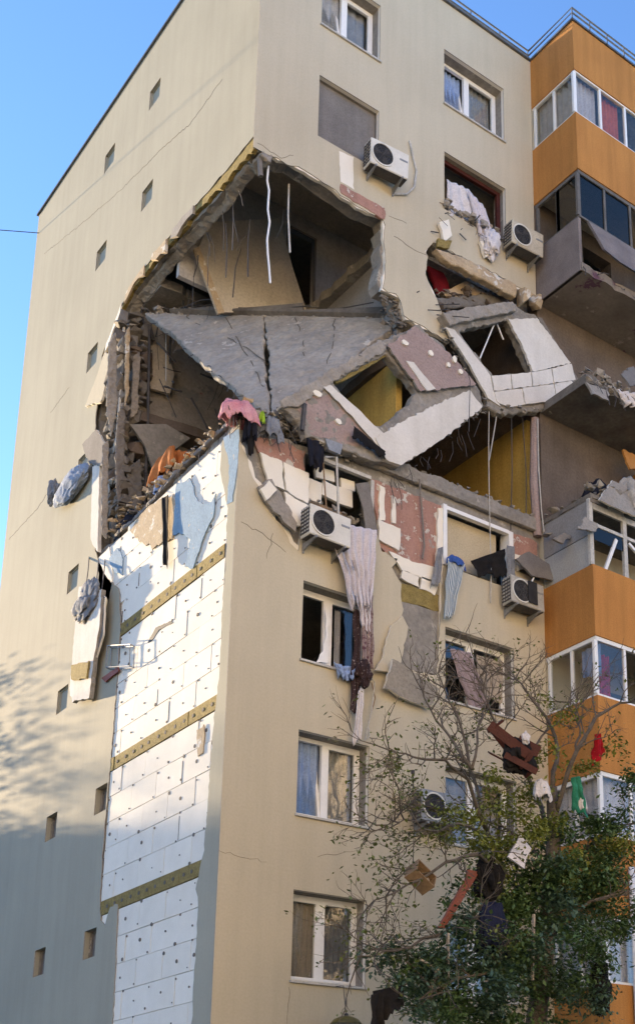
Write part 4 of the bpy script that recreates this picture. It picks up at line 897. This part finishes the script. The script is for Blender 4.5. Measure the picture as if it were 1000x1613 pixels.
# cables hanging from the edges
for i, (px, y, r, m, lab) in enumerate((
        ([(423, 262), (421, 285), (424, 300), (422, 330), (425, 350), (421, 378), (422, 400), (424, 420), (426, 446)], .15, .020, white, 'long white strip hanging from the torn ceiling edge'),
        ([(455, 290), (454, 340), (457, 398)], .4, .018, whited, 'thin white strip hanging beside the long one from the torn ceiling'),
        ([(409, 250), (411, 278)], .1, .05, greyp, 'short grey pipe stub at the apex of the torn corner'),
        ([(770, 630), (769, 700), (770, 780), (773, 905), (772, 950)], -.05, .010, whited, 'long pale cable hanging past the boarded window from the white panel'),
        ([(784, 640), (776, 690), (770, 725)], -.02, .012, whited, 'short pale cable twisting beside the long pale cable'),
        ([(805, 655), (806, 740), (804, 835)], .05, .010, darkm, 'dark cable hanging in front of the yellow room wall'),
        ([(822, 655), (828, 740), (828, 850)], .1, .010, darkm, 'second dark cable hanging right of the first in the yellow room'),
        ([(846, 660), (848, 740), (852, 800), (856, 838)], -.1, .014, whited, 'pale cable beside the pink pipe at the balcony edge'),
        ([(728, 560), (740, 600), (738, 680)], -.3, .008, darkm, 'thin dark wire drooping over the white end of the tipped panel'),
        ([(660, 755), (664, 800), (668, 860), (665, 880)], -.03, .018, greyp, 'grey conduit running down the bare pink wall'),
        ([(545, 1190), (650, 1225)], -.01, .001, darkm, None),
        ([(650, 1218), (652, 1290), (650, 1375)], -.25, .008, darkm, 'thin dark wire hanging in front of the shaded air conditioner'),
        ([(262, 520), (262, 600)], 5.0, .012, whited, 'thin pale wire hanging in the dark side room'))):
    if lab: single('cable', MB().tube([F(u, v, y) for u, v in px], r, 5), m, lab, 'cable')
single('pipe_stack', MB().tube([F(842, 660, .02), F(840, 760, .02), F(846, 845, .02)], .09, 8), pinkd, 'rough pinkish pipe stack at the edge between room and balcony', 'pipe')
wall_wire = MB().tube([Vector((0, YL-.2, 21.3)), Vector((-6, 22, 21.5)), Vector((-15, 32, 23.0))], .012, 4)
wall_wire = MB().tube([G(62, 367, 0), Vector((-8, 9.5, 18.9)), Vector((-24, 6, 18.3))], .012, 4)
single('overhead_wire', wall_wire, darkm, 'thin overhead wire running off the far edge of the side wall into the sky', 'wire')
mb = MB()
for i in range(22):
    u = 640+rnd.uniform(-30, 120); v = 740-(u-640)*.75+rnd.uniform(-6, 12); p = F(u, v, -.15)
    d = Vector((rnd.uniform(-.2, .2), rnd.uniform(-.15, .1), rnd.uniform(-.5, -.1))); mb.tube([p, p+d*.5+Vector((rnd.uniform(-.06, .06), 0, 0)), p+d], .006, 4)
for i in range(26):
    u = 360+rnd.uniform(0, 110); p = F(u, 660+(u-360)*.25+rnd.uniform(-12, 12), -.05); d = Vector((rnd.uniform(-.2, .2), rnd.uniform(-.2, .1), rnd.uniform(-.5, .25))); mb.tube([p, p+d*.5+Vector((rnd.uniform(-.06, .06), 0, .03)), p+d], .007, 4)
for i in range(30):
    u = 240+rnd.uniform(0, 140); p = G(u, 1000-u*.93+rnd.uniform(-14, 6), .05); d = Vector((rnd.uniform(-.15, .2), rnd.uniform(-.2, .2), rnd.uniform(-.55, .25))); mb.tube([p, p+d*.5+Vector((0, rnd.uniform(-.06, .06), .03)), p+d], .007, 4)
for i in range(14):
    u = 690+rnd.uniform(0, 70); p = F(u, 330+(u-690)*.6+rnd.uniform(-20, 40), -.08); d = Vector((rnd.uniform(-.3, .3), rnd.uniform(-.2, .1), rnd.uniform(-.25, .25))); mb.tube([p, p+d], rnd.choice((.006, .012, .02)), 4)
wr = random.Random(77)
for i in range(34):        # wires and lath ends dangling inside the torn room
    a = GU[wr.randrange(2, 9)]; p = Vector((wr.uniform(.2, 1.2), a.x+wr.uniform(-.5, .3), a.y-.2)); L_ = wr.uniform(.2, 1.3); d = Vector((wr.uniform(-.15, .15), wr.uniform(-.15, .15), -L_))
    mb.tube([p, p+d*.4+Vector((wr.uniform(-.06, .06), 0, 0)), p+d], wr.choice((.006, .008, .014)), 4)
for i in range(30):
    q = P1.lerp(P2, wr.random()); d = Vector((wr.uniform(.3, 1.0), wr.uniform(-1.0, -.2), wr.uniform(-.12, .2))); mb.tube([q+Vector((0, -.05, .1)), q+d*.5+Vector((0, 0, wr.uniform(.02, .14))), q+d], .010, 4)
for i in range(26):
    p = Vector((wr.uniform(.3, 2.2), wr.uniform(4.6, 5.7), wr.uniform(13.2, 17.4))); d = Vector((wr.uniform(-.5, .5), wr.uniform(-.3, .1), wr.uniform(-.9, .2))); mb.tube([p, p+d*.5+Vector((0, -.05, -.05)), p+d], wr.choice((.007, .012, .02)), 4)
tag(mb.build('torn_wires', [darkm]), 'tangle of torn wires and rods along the broken wall edges', 'wires', kind='stuff')
# rubble lying on edges
def rub(n, fnp, sz, m, label, seed):
    r = random.Random(seed); mb = MB()
    for i in range(n):
        s = r.uniform(.3, 1)*sz; chunk_mb(fnp(r), (s, s*r.uniform(.5, 1), s*r.uniform(.3, .8)), r.random(), 9, mb)
    return tag(mb.build('rubble', [m]), label, 'rubble', kind='stuff')
rub(260, lambda r: (lambda x, y: Vector((XC-.02+x, -BD-.03+y, fl(5)+.03+r.random()*(.15+.30*min(1, x)))))(3.2*r.random(), 1.4*r.random()**1.6), .13, concrete, 'grey rubble heaped on top of the battered balcony enclosure', 1)
rub(70, lambda r: Vector((2.4+4.5*r.random(), .0+.3*r.random(), 12.86+.06*r.random())), .08, concrete, 'small rubble along the top of the surviving wall', 2)
rub(90, lambda r: Vector((XC+.1+3.4*r.random(), -BD+.05+.4*r.random(), fl(6)+.04+.16*r.random()**2)), .09, concrete, 'rubble along the bare middle balcony slab', 3)
rub(120, lambda r: Vector((.1+.35*r.random(), .3+5.2*r.random(), 12.55+.2*r.random()**2)), .10, conc_dark, 'rubble along the lower edge of the side opening', 4)
rub(90, lambda r: F(690+130*r.random(), 372+0*r.random(), .0)+Vector((0, .1-.25*r.random(), -.9*0+rnd.uniform(-.05, .05))) if False else Vector((B0-.05+1.8*r.random(), -.12+.3*r.random(), 7*H+.03+.16*r.random())), .10, skinback, 'plaster rubble on the sill of the destroyed window', 5)
rub(110, lambda r: Vector((.3+2.3*r.random(), -.05+.35*r.random(), 12.55+.25*r.random()**2)), .10, concrete, 'broken concrete along the front of the surviving corner', 6)
rub(80, lambda r: P1.lerp(P2, r.random())+Vector((0, .1, .06+.1*r.random())), .09, conc_dark, 'dust and rubble along the fold of the fallen slab', 7)
rub(60, lambda r: Vector((.5+2.9*r.random(), 5.2+.6*r.random(), fl(5)+.1+.4*r.random()**2)), .2, wallp, 'rubble at the back of the lower opened room', 8)
rub(220, lambda r: G(150+230*r.random(), 0, .0) if False else (lambda t: Vector((r.uniform(-.03, .40), 5.7*t, 12.52+.10*r.random()+.35*r.random()**3)))(r.random()), .09, tan, 'brown plaster debris strewn along the ledge of the side opening', 9)
rub(150, lambda r: P1.lerp(P2, r.random()).lerp(P3, .02)+nrm*.12+Vector((0, 0, .05+.28*r.random()**2)), .11, skinback, 'broken screed lumps behind the top edge of the fallen slab', 10)
rub(160, lambda r: (lambda t, a: F(a[0]+(a[2]-a[0])*t, a[1]+(a[3]-a[1])*t, -.16)+Vector((r.uniform(-.05, .05), r.uniform(-.05, .2), r.uniform(-.06, .05))))(r.random(), r.choice(((600, 730, 765, 645), (480, 692, 600, 730), (770, 640, 880, 650), (880, 645, 912, 612), (440, 640, 600, 540), (700, 512, 765, 640)))), .06, concrete, 'crumbled concrete along the edges of the tipped panels', 11)
rub(140, lambda r: Vector((3.5+.25*r.random(), .35+.3*r.random(), 15.4+1.2*r.random())) if r.random() < .3 else F(600+45*r.random(), 455+60*r.random(), .12), .07, conc_dark, 'dark rubble in the right corner of the big hole', 12)
rub(120, lambda r: Vector((A0+.05+1.3*r.random(), .1+.4*r.random(), bz+.05+.5*r.random()**2)), .09, skinback, 'rubble filling the wrecked window beside the lilac curtain', 13)
rub(100, lambda r: F(672+145*r.random(), 455+40*r.random(), .2+.3*r.random()), .09, innerb, 'brown rubble layered in the small hole', 14)
rub(130, lambda r: Vector((.5+2.6*r.random(), .6+3.5*r.random(), 12.86+.6*r.random()**2)), .16, skinback, 'rubble heaped on the floor behind the surviving corner', 15)
for i, (px, y, m, lab) in enumerate(([(905, 585), (950, 600), (944, 640), (925, 632)], -BD-.12, greyp, 'bent grey sheet hanging from the corner of the bare middle balcony slab'), ) if False else []: pass
for i, (px, y, m, lab) in enumerate((
        ([(925, 600), (962, 615), (955, 632), (930, 622)], -BD-.10, skinback, 'crumpled pale sheet on the corner of the bare middle balcony slab'),
        ([(975, 590), (1005, 570), (1008, 600), (985, 612)], -BD+.1, greyp, 'bent grey sheet standing on the middle balcony slab by the torn curtain'),
        ([(905, 835), (925, 812), (945, 822), (935, 838)], -BD-.02, skinback, 'tilted pale slab piece at the corner of the balcony rubble'),
        ([(868, 850), (890, 838), (905, 842), (880, 858)], -.9, concrete, 'flat grey slab piece on the side of the balcony rubble'),
        ([(985, 705), (1010, 715), (1010, 748), (985, 740)], -.6, orange, 'torn orange parapet scrap at the far right above the rubble'))):
    plate('bent_sheet', px, y, .05, [m, m], lab, 'sheet', 760+i, .03, .08, .35)
rub(150, lambda r: Vector((XC+.05+3.3*r.random(), -BD-.02+.25*r.random(), fl(6)-.12+.34*r.random()**2)), .10, skinback, 'broken lumps hanging along the edge of the middle balcony slab', 16)
mb = MB(); wr = random.Random(78)
for i in range(30):
    p = Vector((XC+.05+3*wr.random(), -BD+.02, fl(wr.choice((6, 6, 7)))-.1)); d = Vector((wr.uniform(-.25, .25), wr.uniform(-.25, .1), wr.uniform(-.6, .05))); mb.tube([p, p+d*.5+Vector((wr.uniform(-.06, .06), -.04, 0)), p+d], wr.choice((.006, .009)), 4)
tag(mb.build('bent_rebar', [darkm]), 'bent steel rods sticking out of the broken balcony slabs', 'wires', kind='stuff')
# larger bits on the balcony
hang('curtain', (958, 612), (1004, 622), (1012, 645), (975, 640), -BD+.1, whitec, 'pale torn curtain on the middle balcony slab edge', 'curtain', 4, .09, 20, 14, seed=51, sag=.05)
drape('mattress', Vector((XC+1.25, -BD+.15, fl(5)+.28)), .60, .42, .42, .38, cloth('dusty_mattress', (.42, .40, .36), (.28, .27, .25)), 'pale dusty mattress cover slumped on the balcony rubble', 'bedding', 52, 6)
plate('loose_board', [(938, 790), (972, 752), (1000, 768), (1030, 800), (1000, 818), (955, 800)], -BD-.1, .05, [skinback, foam], 'curled pale sheet on the rubble above the battered balcony', 'sheet', 53, .02, .1, .3)
drape('cloth_bundle', Vector((XC+.75, -.85, fl(5)+.3)), .40, .35, .45, .3, navy, 'dark blue cloth heap on the rubble next to the pale bedding', 'cloth', 54)
for i, (u, v, s, lab) in enumerate(((860, 838, .10, 'fist sized pale stone at the inner end of the balcony rubble'), (895, 822, .14, 'pale block in the middle of the balcony rubble'), (915, 800, .12, 'pale lump left of the dusty bedding'), (826, 472, .16, 'yellowish wall chunk jammed beside the sooty balcony'), (845, 478, .13, 'torn brown wall chunk at the end of the slanting beam'))):
    single('wall_chunk', chunk_mb(F(u, v, -.35 if i < 3 else -.05), (s, s, s*.8 if i < 3 else s*1.4), 60+i, 12), concrete if i < 3 else tan, lab, 'chunk')
for i, px in enumerate(([(692, 350), (706, 346), (712, 372), (700, 380)], [(690, 375), (712, 380), (708, 392), (688, 388)], [(756, 380), (772, 372), (780, 400), (764, 404)])):
    plate('insulation_scrap', px, -.10, .07, [foam if i != 1 else wool]*2, ['white foam scrap at the left of the destroyed window sill', 'yellow wool scrap at the left end of the slanting beam', 'pale foam scrap left of the upper right air conditioner'][i], 'insulation', 70+i, .015, .08)

# ------------------------------------------------------------------ the tree and what hangs in it
TR = thing('tree', 'half bare street tree with dark green lower leaves in front of the balconies', 'tree')
TY = -3.4
def tp(u, v, dy=0): return F(u, v, TY+dy)
base = tp(842, 1640); base = Vector((base.x, base.y, GZ))
trunk = [base, tp(840, 1640), tp(850, 1560, .05), tp(862, 1460, .1), tp(868, 1390, .1), tp(872, 1310, .1), tp(868, 1240, .1)]
MB().tube(trunk, [.19, .17, .15, .14, .13, .11, .09], 9).build('trunk', [barkm], TR, smooth=True)
br = [([(862, 1480), (835, 1430), (800, 1380), (765, 1310), (742, 1210), (722, 1130), (690, 1060)], .075, 0),
      ([(870, 1330), (850, 1270), (826, 1210), (790, 1160), (768, 1110), (757, 1065)], .06, .3),
      ([(868, 1240), (880, 1180), (860, 1130), (822, 1080), (806, 1070)], .055, .1), ([(872, 1290), (905, 1180), (940, 1130), (975, 1110), (1015, 1100)], .06, -.3),
      ([(765, 1310), (735, 1225), (700, 1200), (650, 1192), (612, 1178)], .045, -.2), ([(800, 1380), (750, 1345), (700, 1360), (640, 1395), (590, 1418)], .05, -.3),
      ([(868, 1400), (920, 1340), (960, 1310), (1015, 1290)], .06, .4), ([(742, 1210), (755, 1150), (766, 1100), (766, 1060)], .03, .1),
      ([(835, 1430), (760, 1440), (690, 1470), (625, 1500), (568, 1506)], .05, -.2), ([(905, 1180), (915, 1150), (905, 1120), (930, 1090)], .03, 0),
      ([(862, 1460), (930, 1420), (1000, 1400)], .05, -.5), ([(852, 1560), (780, 1530), (720, 1540), (660, 1575)], .05, -.4), ([(868, 1380), (830, 1330), (790, 1300), (735, 1290), (660, 1275)], .04, .5),
      ([(765, 1310), (720, 1300), (680, 1310), (640, 1290), (610, 1300)], .03, -.4), ([(826, 1210), (850, 1160), (880, 1140), (900, 1090)], .03, .3), ([(742, 1210), (700, 1150), (668, 1100), (660, 1060)], .035, .3)]
tw = MB(); tips = []; tr = random.Random(5)
def twig(p, d, L, r, depth):
    n = 4; pts = [p]; q = p.copy(); dd = d.copy()
    for i in range(n):
        dd = (dd+Vector((tr.uniform(-.35, .35), tr.uniform(-.35, .35), tr.uniform(-.25, .3)))).normalized(); q = q+dd*L/n; pts.append(q.copy())
    tw.tube(pts, [r*(1-.7*i/n) for i in range(n+1)], 4)
    if depth:
        for i in range(1, n+1):
            for _ in range(1 if tr.random() < .85 else 2):
                e = (dd+Vector((tr.uniform(-1, 1), tr.uniform(-1, 1), tr.uniform(-.7, .9)))).normalized(); twig(pts[i], e, L*tr.uniform(.4, .7), r*.55, depth-1)
    else: tips.append(pts[-1])
for px, r, dy in br:
    raw = [tp(u, v, dy+(i*.22 if dy >= 0 else -i*.12)) for i, (u, v) in enumerate(px)]
    raw[0] = tp(*px[0], .08)
    pts = []
    for a, b in zip(raw, raw[1:]):
        for k in range(3): pts.append(a.lerp(b, k/3)+Vector((tr.uniform(-.03, .03), tr.uniform(-.03, .03), tr.uniform(-.03, .03))))
    pts.append(raw[-1]); n = len(pts)
    MB().tube(pts, [.8*r*(1-.8*i/(n-1)) for i in range(n)], 6).build('branch', [barkm], TR, smooth=True)
    for i in range(3, n):
        d = (pts[i]-pts[i-1]).normalized()
        for _ in range(2 if i > 9 else 1):
            e = (d*.9+Vector((tr.uniform(-1, 1), tr.uniform(-1, 1), tr.uniform(-.6, .9)))).normalized(); twig(pts[i], e, tr.uniform(.35, .85), .013, 2 if tr.random() < .5 else 1)
tag(tw.build('twigs', [barkm], TR, fixn=False), kind='stuff')
def leaves(name, clumps, n, size, m, seed):
    r = random.Random(seed); mb = MB(); tot = sum(c[3]*c[3] for c in clumps)
    for (u, v, dy, rad) in clumps:
        c = tp(u, v, dy); k = int(n*rad*rad/tot); sub = [c+Vector((r.gauss(0, .5), r.gauss(0, .5), r.gauss(0, .42)))*rad for _ in range(max(3, int(rad*16)))]
        for _ in range(k):
            s = r.choice(sub); p = s+Vector((r.gauss(0, .17), r.gauss(0, .17), r.gauss(0, .13)))*(.5+.5*rad)
            L = size*r.uniform(.6, 1.3); w = L*.28
            d = Vector((r.uniform(-1, 1), r.uniform(-1, 1), r.uniform(-.9, .25))).normalized(); s_ = d.cross(Vector((r.uniform(-.4, .4), r.uniform(-.4, .4), 1))).normalized(); nn = d.cross(s_)
            mb.add([p, p+d*L*.45+s_*w+nn*L*.06, p+d*L, p+d*L*.45-s_*w+nn*L*.06], [(0, 1, 2), (0, 2, 3)])
    o = mb.build(name, [m], TR, fixn=False); return tag(o, kind='stuff')
leaves('foliage', [(800, 1500, -.2, .75), (880, 1440, -.2, .8), (740, 1520, -.3, .6), (860, 1560, -.2, .7), (930, 1400, 0, .7), (690, 1560, -.3, .5), (800, 1430, 0, .6), (900, 1350, .1, .55), (960, 1350, .3, .6), (650, 1520, -.3, .35), (780, 1590, -.2, .6), (920, 1490, -.2, .6), (980, 1440, .2, .6), (700, 1600, -.4, .45), (830, 1380, -.1, .5), (880, 1310, .1, .35), (950, 1290, .2, .4), (760, 1400, -.1, .35), (985, 1230, .3, .3)], 27000, .088, leafd, 1)
leaves('foliage', [(700, 1510, -.5, .5), (650, 1560, -.5, .4), (760, 1560, -.6, .55), (840, 1500, -.6, .5), (730, 1470, -.4, .35), (575, 1505, -.3, .12), (620, 1500, -.3, .18), (900, 1560, -.6, .4), (870, 1400, -.5, .4)], 6000, .088, leaft, 2)
leaves('foliage', [(830, 1240, 0, .3), (800, 1270, -.2, .3), (720, 1300, -.2, .3), (760, 1340, -.2, .35), (850, 1190, .1, .22), (890, 1130, .1, .18), (945, 1390, -.3, .25), (890, 1360, -.4, .3), (790, 1390, -.3, .3), (960, 1180, .1, .2), (870, 1290, -.3, .25), (745, 1280, 0, .2), (800, 1330, -.3, .35), (840, 1300, -.3, .25), (910, 1210, 0, .22), (960, 1330, -.2, .3), (780, 1230, 0, .22), (860, 1100, 0, .12)], 6500, .075, leafy, 3)
lr = random.Random(44); mb = MB(); 
for p in tips:
    if lr.random() < (.85 if p.z > 6.6 else .55 if p.z > 5.2 else .25): continue
    for _ in range(lr.choice((2, 3, 4, 5))):
        q = p+Vector((lr.gauss(0, .05), lr.gauss(0, .05), lr.gauss(0, .05))); L_ = lr.uniform(.04, .085); d = Vector((lr.uniform(-1, 1), lr.uniform(-1, 1), lr.uniform(-.9, .3))).normalized(); s_ = d.cross(Vector((lr.uniform(-.4, .4), lr.uniform(-.4, .4), 1))).normalized()*L_*.3
        mb.add([q, q+d*L_*.45+s_, q+d*L_, q+d*L_*.45-s_], [(0, 1, 2), (0, 2, 3)])
tag(mb.build('twig_leaves', [M('olive_leaf', (.13, .16, .04), (.08, .11, .03), 3, rough=.6, bump=0, fine=0)], TR, fixn=False), kind='stuff')
# things caught in the branches
hang('red_cloth', (932, 1158), (942, 1156), (950, 1188), (926, 1212), TY+.0, redc, 'red cloth caught on a branch in front of the orange balcony', 'cloth', 1.5, .05, 12, 22, seed=61)
hang('green_cloth', (896, 1226), (908, 1224), (920, 1288), (900, 1280), TY-.1, greenc, 'green cloth caught in the tree', 'cloth', 1.5, .05, 12, 22, seed=62)
drape('cloth_bundle', tp(915, 1265, -.1), .12, .1, .12, .14, whitec, 'small white cloth beside the green cloth in the tree', 'cloth', 63)
drape('cloth_bundle', tp(852, 1243, -.2), .18, .14, .16, .16, whitec, 'white bundle wedged on the trunk top in the tree', 'cloth', 64)
plate('white_board', [(798, 1350), (824, 1315), (838, 1336), (818, 1366)], TY-.5, .03, [whitec, whitec], 'tilted white board caught in the middle of the tree', 'board', 65, .005, .2, .2)
CR = thing('broken_furniture', 'dark red broken wooden drawer stuck among the bare upper branches', 'drawer')
c = tp(806, 1180, -.1); mx = Matrix.Translation(c) @ Matrix.Rotation(.5, 4, 'Y') @ Matrix.Rotation(.5, 4, 'X') @ Matrix.Rotation(-.3, 4, 'Z')
for nm, b in (('side_board', (-.52, .30, -.25, -.22, -.06, .10)), ('side_board', (-.42, .50, .12, .15, -.10, .04)), ('end_board', (-.45, -.42, -.25, .25, -.14, .16)), ('end_board', (.22, .26, -.3, .25, -.22, .06)), ('bottom_board', (-.30, .1, -.22, .12, -.22, -.20)), ('side_board', (-.1, .46, -.3, -.27, -.26, -.16)), ('back_board', (.02, .40, .0, .03, .08, .26))):
    MB().box(*b, mx=mx @ Matrix.Rotation(rnd.uniform(-.55, .55), 4, 'Y') @ Matrix.Rotation(rnd.uniform(-.3, .3), 4, 'X')).build(nm, [wood], CR)
rag('torn_lining', c+Vector((.05, -.1, -.15)), (.22, .12, .24), blackc, None, None, 58, parent=CR); rag('torn_paper', c+Vector((.02, -.3, .1)), (.06, .03, .08), whitec, None, None, 59, parent=CR)
plate('red_board', [(690, 1462), (742, 1372), (752, 1378), (702, 1462)], TY-.2, .05, [redwood, redwood], 'long red brown board leaning in the tree', 'board', 67, .006, .2)
rag('cloth_bundle', tp(770, 1385, -.2), (.16, .14, .28), blackc, 'black cloth behind the top of the red board in the tree', 'cloth', 68)
drape('cloth_bundle', tp(775, 1440, -.4), .34, .18, .16, .55, cloth('dark_blue_cloth', (.018, .022, .05)), 'dark navy garment deep in the leaves of the tree', 'cloth', 69)
BX = thing('cardboard_box', 'small open brown box lodged in bare twigs left of the red board', 'box')
mx = Matrix.Translation(tp(653, 1388, -.4)) @ Matrix.Rotation(.6, 4, 'Y') @ Matrix.Rotation(-.5, 4, 'X')
for nm, b in (('box_side', (-.17, .17, -.01, .01, -.12, .12)), ('box_side', (-.17, .17, -.22, -.01, -.13, -.115)), ('box_side', (-.17, .17, -.22, -.01, .115, .13)), ('box_side', (-.185, -.17, -.22, .01, -.13, .13)), ('box_side', (.17, .185, -.22, .01, -.13, .13))): MB().box(*b, mx=mx).build(nm, [card], BX)
MB().lathe(mx @ Vector((0, -.08, 0)), [(.07, -.02), (.08, .0), (.07, .02)], 10, 'y').build('dark_content', [wood], BX)
rag('paper_scrap', tp(676, 1388, -.4), (.07, .05, .06), whitec, 'white scrap next to the small brown box in the tree', 'paper', 70)
hang('jacket', (582, 1562), (632, 1552), (636, 1580), (580, 1620), TY-.6, blackc, 'black jacket hung over a low branch left of the leaves', 'jacket', 1.5, .05, 20, 24, seed=71)
hang('jacket_sleeve', (580, 1568), (600, 1560), (600, 1650), (580, 1650), TY-.65, blackc, 'long black sleeve hanging below the black jacket', 'sleeve', 1, .05, 10, 20, seed=72)
rag('hanging_bag', tp(945, 1560, -.4), (.14, .12, .30), blackc, 'black bag hanging in the leaves near the trunk', 'bag', 73)
for i, (u0, v0, u1, v1) in enumerate(((690, 1520, 675, 1570), (662, 1512, 700, 1532), (840, 1440, 838, 1540), (705, 1470, 705, 1540))):
    single('broken_lath', MB().box(-.02, .02, -.015, .015, 0, (tp(u1, v1)-tp(u0, v0)).length, mx=Matrix.Translation(tp(u0, v0, -.6)) @ (tp(u1, v1)-tp(u0, v0)).to_track_quat('Z', 'Y').to_matrix().to_4x4()), beigec,
           ['short pale lath upright in the left leaves', 'short pale lath lying across the left leaves', 'long white lath upright near the trunk', 'pale lath standing below the red board'][i], 'lath')
# lamp on its cord at the bottom
LP = thing('hanging_lamp', 'olive dome lamp hanging on a cord below the lowest window', 'lamp')
lp = F(545, 1606, -.35)
MB().lathe(lp, [(.02, .06), (.10, .045), (.20, 0), (.25, -.06), (.255, -.075), (.235, -.06)], 24).build('lamp_shade', [lampg], LP, smooth=True)
MB().tube([lp+Vector((0, 0, .06)), lp+Vector((0, .1, .55)), Vector((lp.x, -.04, 2.72))], .008, 5).build('cord', [darkm], LP)
MB().lathe(lp, [(.03, .05), (.035, .09), (.02, .10)], 10).build('lamp_cap', [darkm], LP)
single('antenna', MB().tube([F(650, 1216, -.35), F(651, 1262, -.35)], .015, 5).tube([F(650, 1216, -.35)+Vector((0, 0, -.03)), F(650, 1216, -.35)+Vector((0, 0, .03))], .035, 8), darkm, 'short dark rod with a knob above the shaded air conditioner', 'antenna')

# ------------------------------------------------------------------ unseen neighbours placed to shade and light the building
def block(x0, x1, y0, y1, h, label, faces, wm=plaster):
    t = thing('apartment_block', label, 'apartment building')
    MB().box(x0, x1, y0, y1, GZ, h).build('wall', [wm], t); MB().box(x0-.2, x1+.2, y0-.2, y1+.2, h, h+.3).build('roof', [concrete], t)
    mb = MB(); n = int((x1-x0)/3.4)
    for i in range(n):
        for k in range(int((h-GZ)/2.75)):
            z = GZ+1+k*2.75; x = x0+1+i*3.4
            mb.box(x, x+1.4, (y1-.02 if faces > 0 else y0-.03), (y1+.03 if faces > 0 else y0+.02), z, z+1.4)
    tag(mb.build('window', [greyp], t), kind='stuff')
block(-62, 26, -48, -36, 25, 'unseen cream apartment block across the street, shaped to bounce warm light', 1, M('cream_paint', (.82, .73, .58), (.76, .67, .53), 1, bump=.1))  # out of view; size, nearness and pale paint chosen to bounce warm light
block(-44, -2, 46, 58, 14.0, 'unseen low apartment block added behind the side wall to cast shade on it', -1)  # out of view; added as a shadow caster for the lower side wall
def shade_tree(i, x, y, h, R, dens):
    t = thing('tree', ['tall leafy tree nearest the side wall', 'tall leafy tree second from the side wall', 'slim leafy tree third from the side wall', 'broad leafy tree farthest from the side wall'][i], 'tree', 'trees beside the block')
    r = random.Random(90+i); MB().tube([(x, y, GZ), (x+.2, y, GZ+h*.5), (x, y+.1, h*.85)], [.22, .16, .05], 7).build('trunk', [barkm], t)
    mb = MB()
    for _ in range(60):
        a = r.uniform(0, 2*pi); q = r.random()**.5*R; zz = r.uniform(GZ+3.5, h); sc = 1-.6*max(0, (zz-GZ-4)/(h-GZ-3))
        c = Vector((x+q*sc*cos(a), y+q*sc*sin(a), zz))
        tt = (zz-GZ-3.5)/(h-GZ-3.5)
        for _ in range(int(dens*2*(1.5-1.25*tt))):
            p = c+Vector((r.gauss(0, .32), r.gauss(0, .32), r.gauss(0, .25))); d = Vector((r.uniform(-1, 1), r.uniform(-1, 1), r.uniform(-1, 1))).normalized(); s_ = d.orthogonal().normalized()
            mb.add([p, p+d*.07+s_*.04, p+d*.14, p+d*.07-s_*.04], [(0, 1, 2, 3)])
    tag(mb.build('crown', [leafd], t, fixn=False), kind='stuff')
for i, (x, y, h, R) in enumerate(((-.9, 17, 12.4, 1.1), (-2.7, 20.5, 9.6, 1.5), (-3.6, 25.5, 11.7, 2.0), (-4.3, 30.5, 12.6, 2.2))): shade_tree(i, x, y, h, R, 38)
# every thing gets its origin at its own base
bpy.context.view_layer.update()
def pts_of(o):
    if o.type == 'MESH': yield from (o.matrix_world @ Vector(c) for c in o.bound_box)
    for ch in o.children: yield from pts_of(ch)
for o in list(COL.objects):
    if o.parent or o.type not in ('MESH', 'EMPTY') or o.location.length > 1e-6 or o.get('kind') == 'structure': continue
    ps = list(pts_of(o))
    if not ps: continue
    c = Vector(((min(p.x for p in ps)+max(p.x for p in ps))/2, (min(p.y for p in ps)+max(p.y for p in ps))/2, min(p.z for p in ps)))
    if o.type == 'MESH':
        if o.data.users == 1: o.data.transform(Matrix.Translation(-c)); o.location = c
    else:
        for ch in o.children: ch.location = ch.location-c
        o.location = c
bpy.context.view_layer.update()
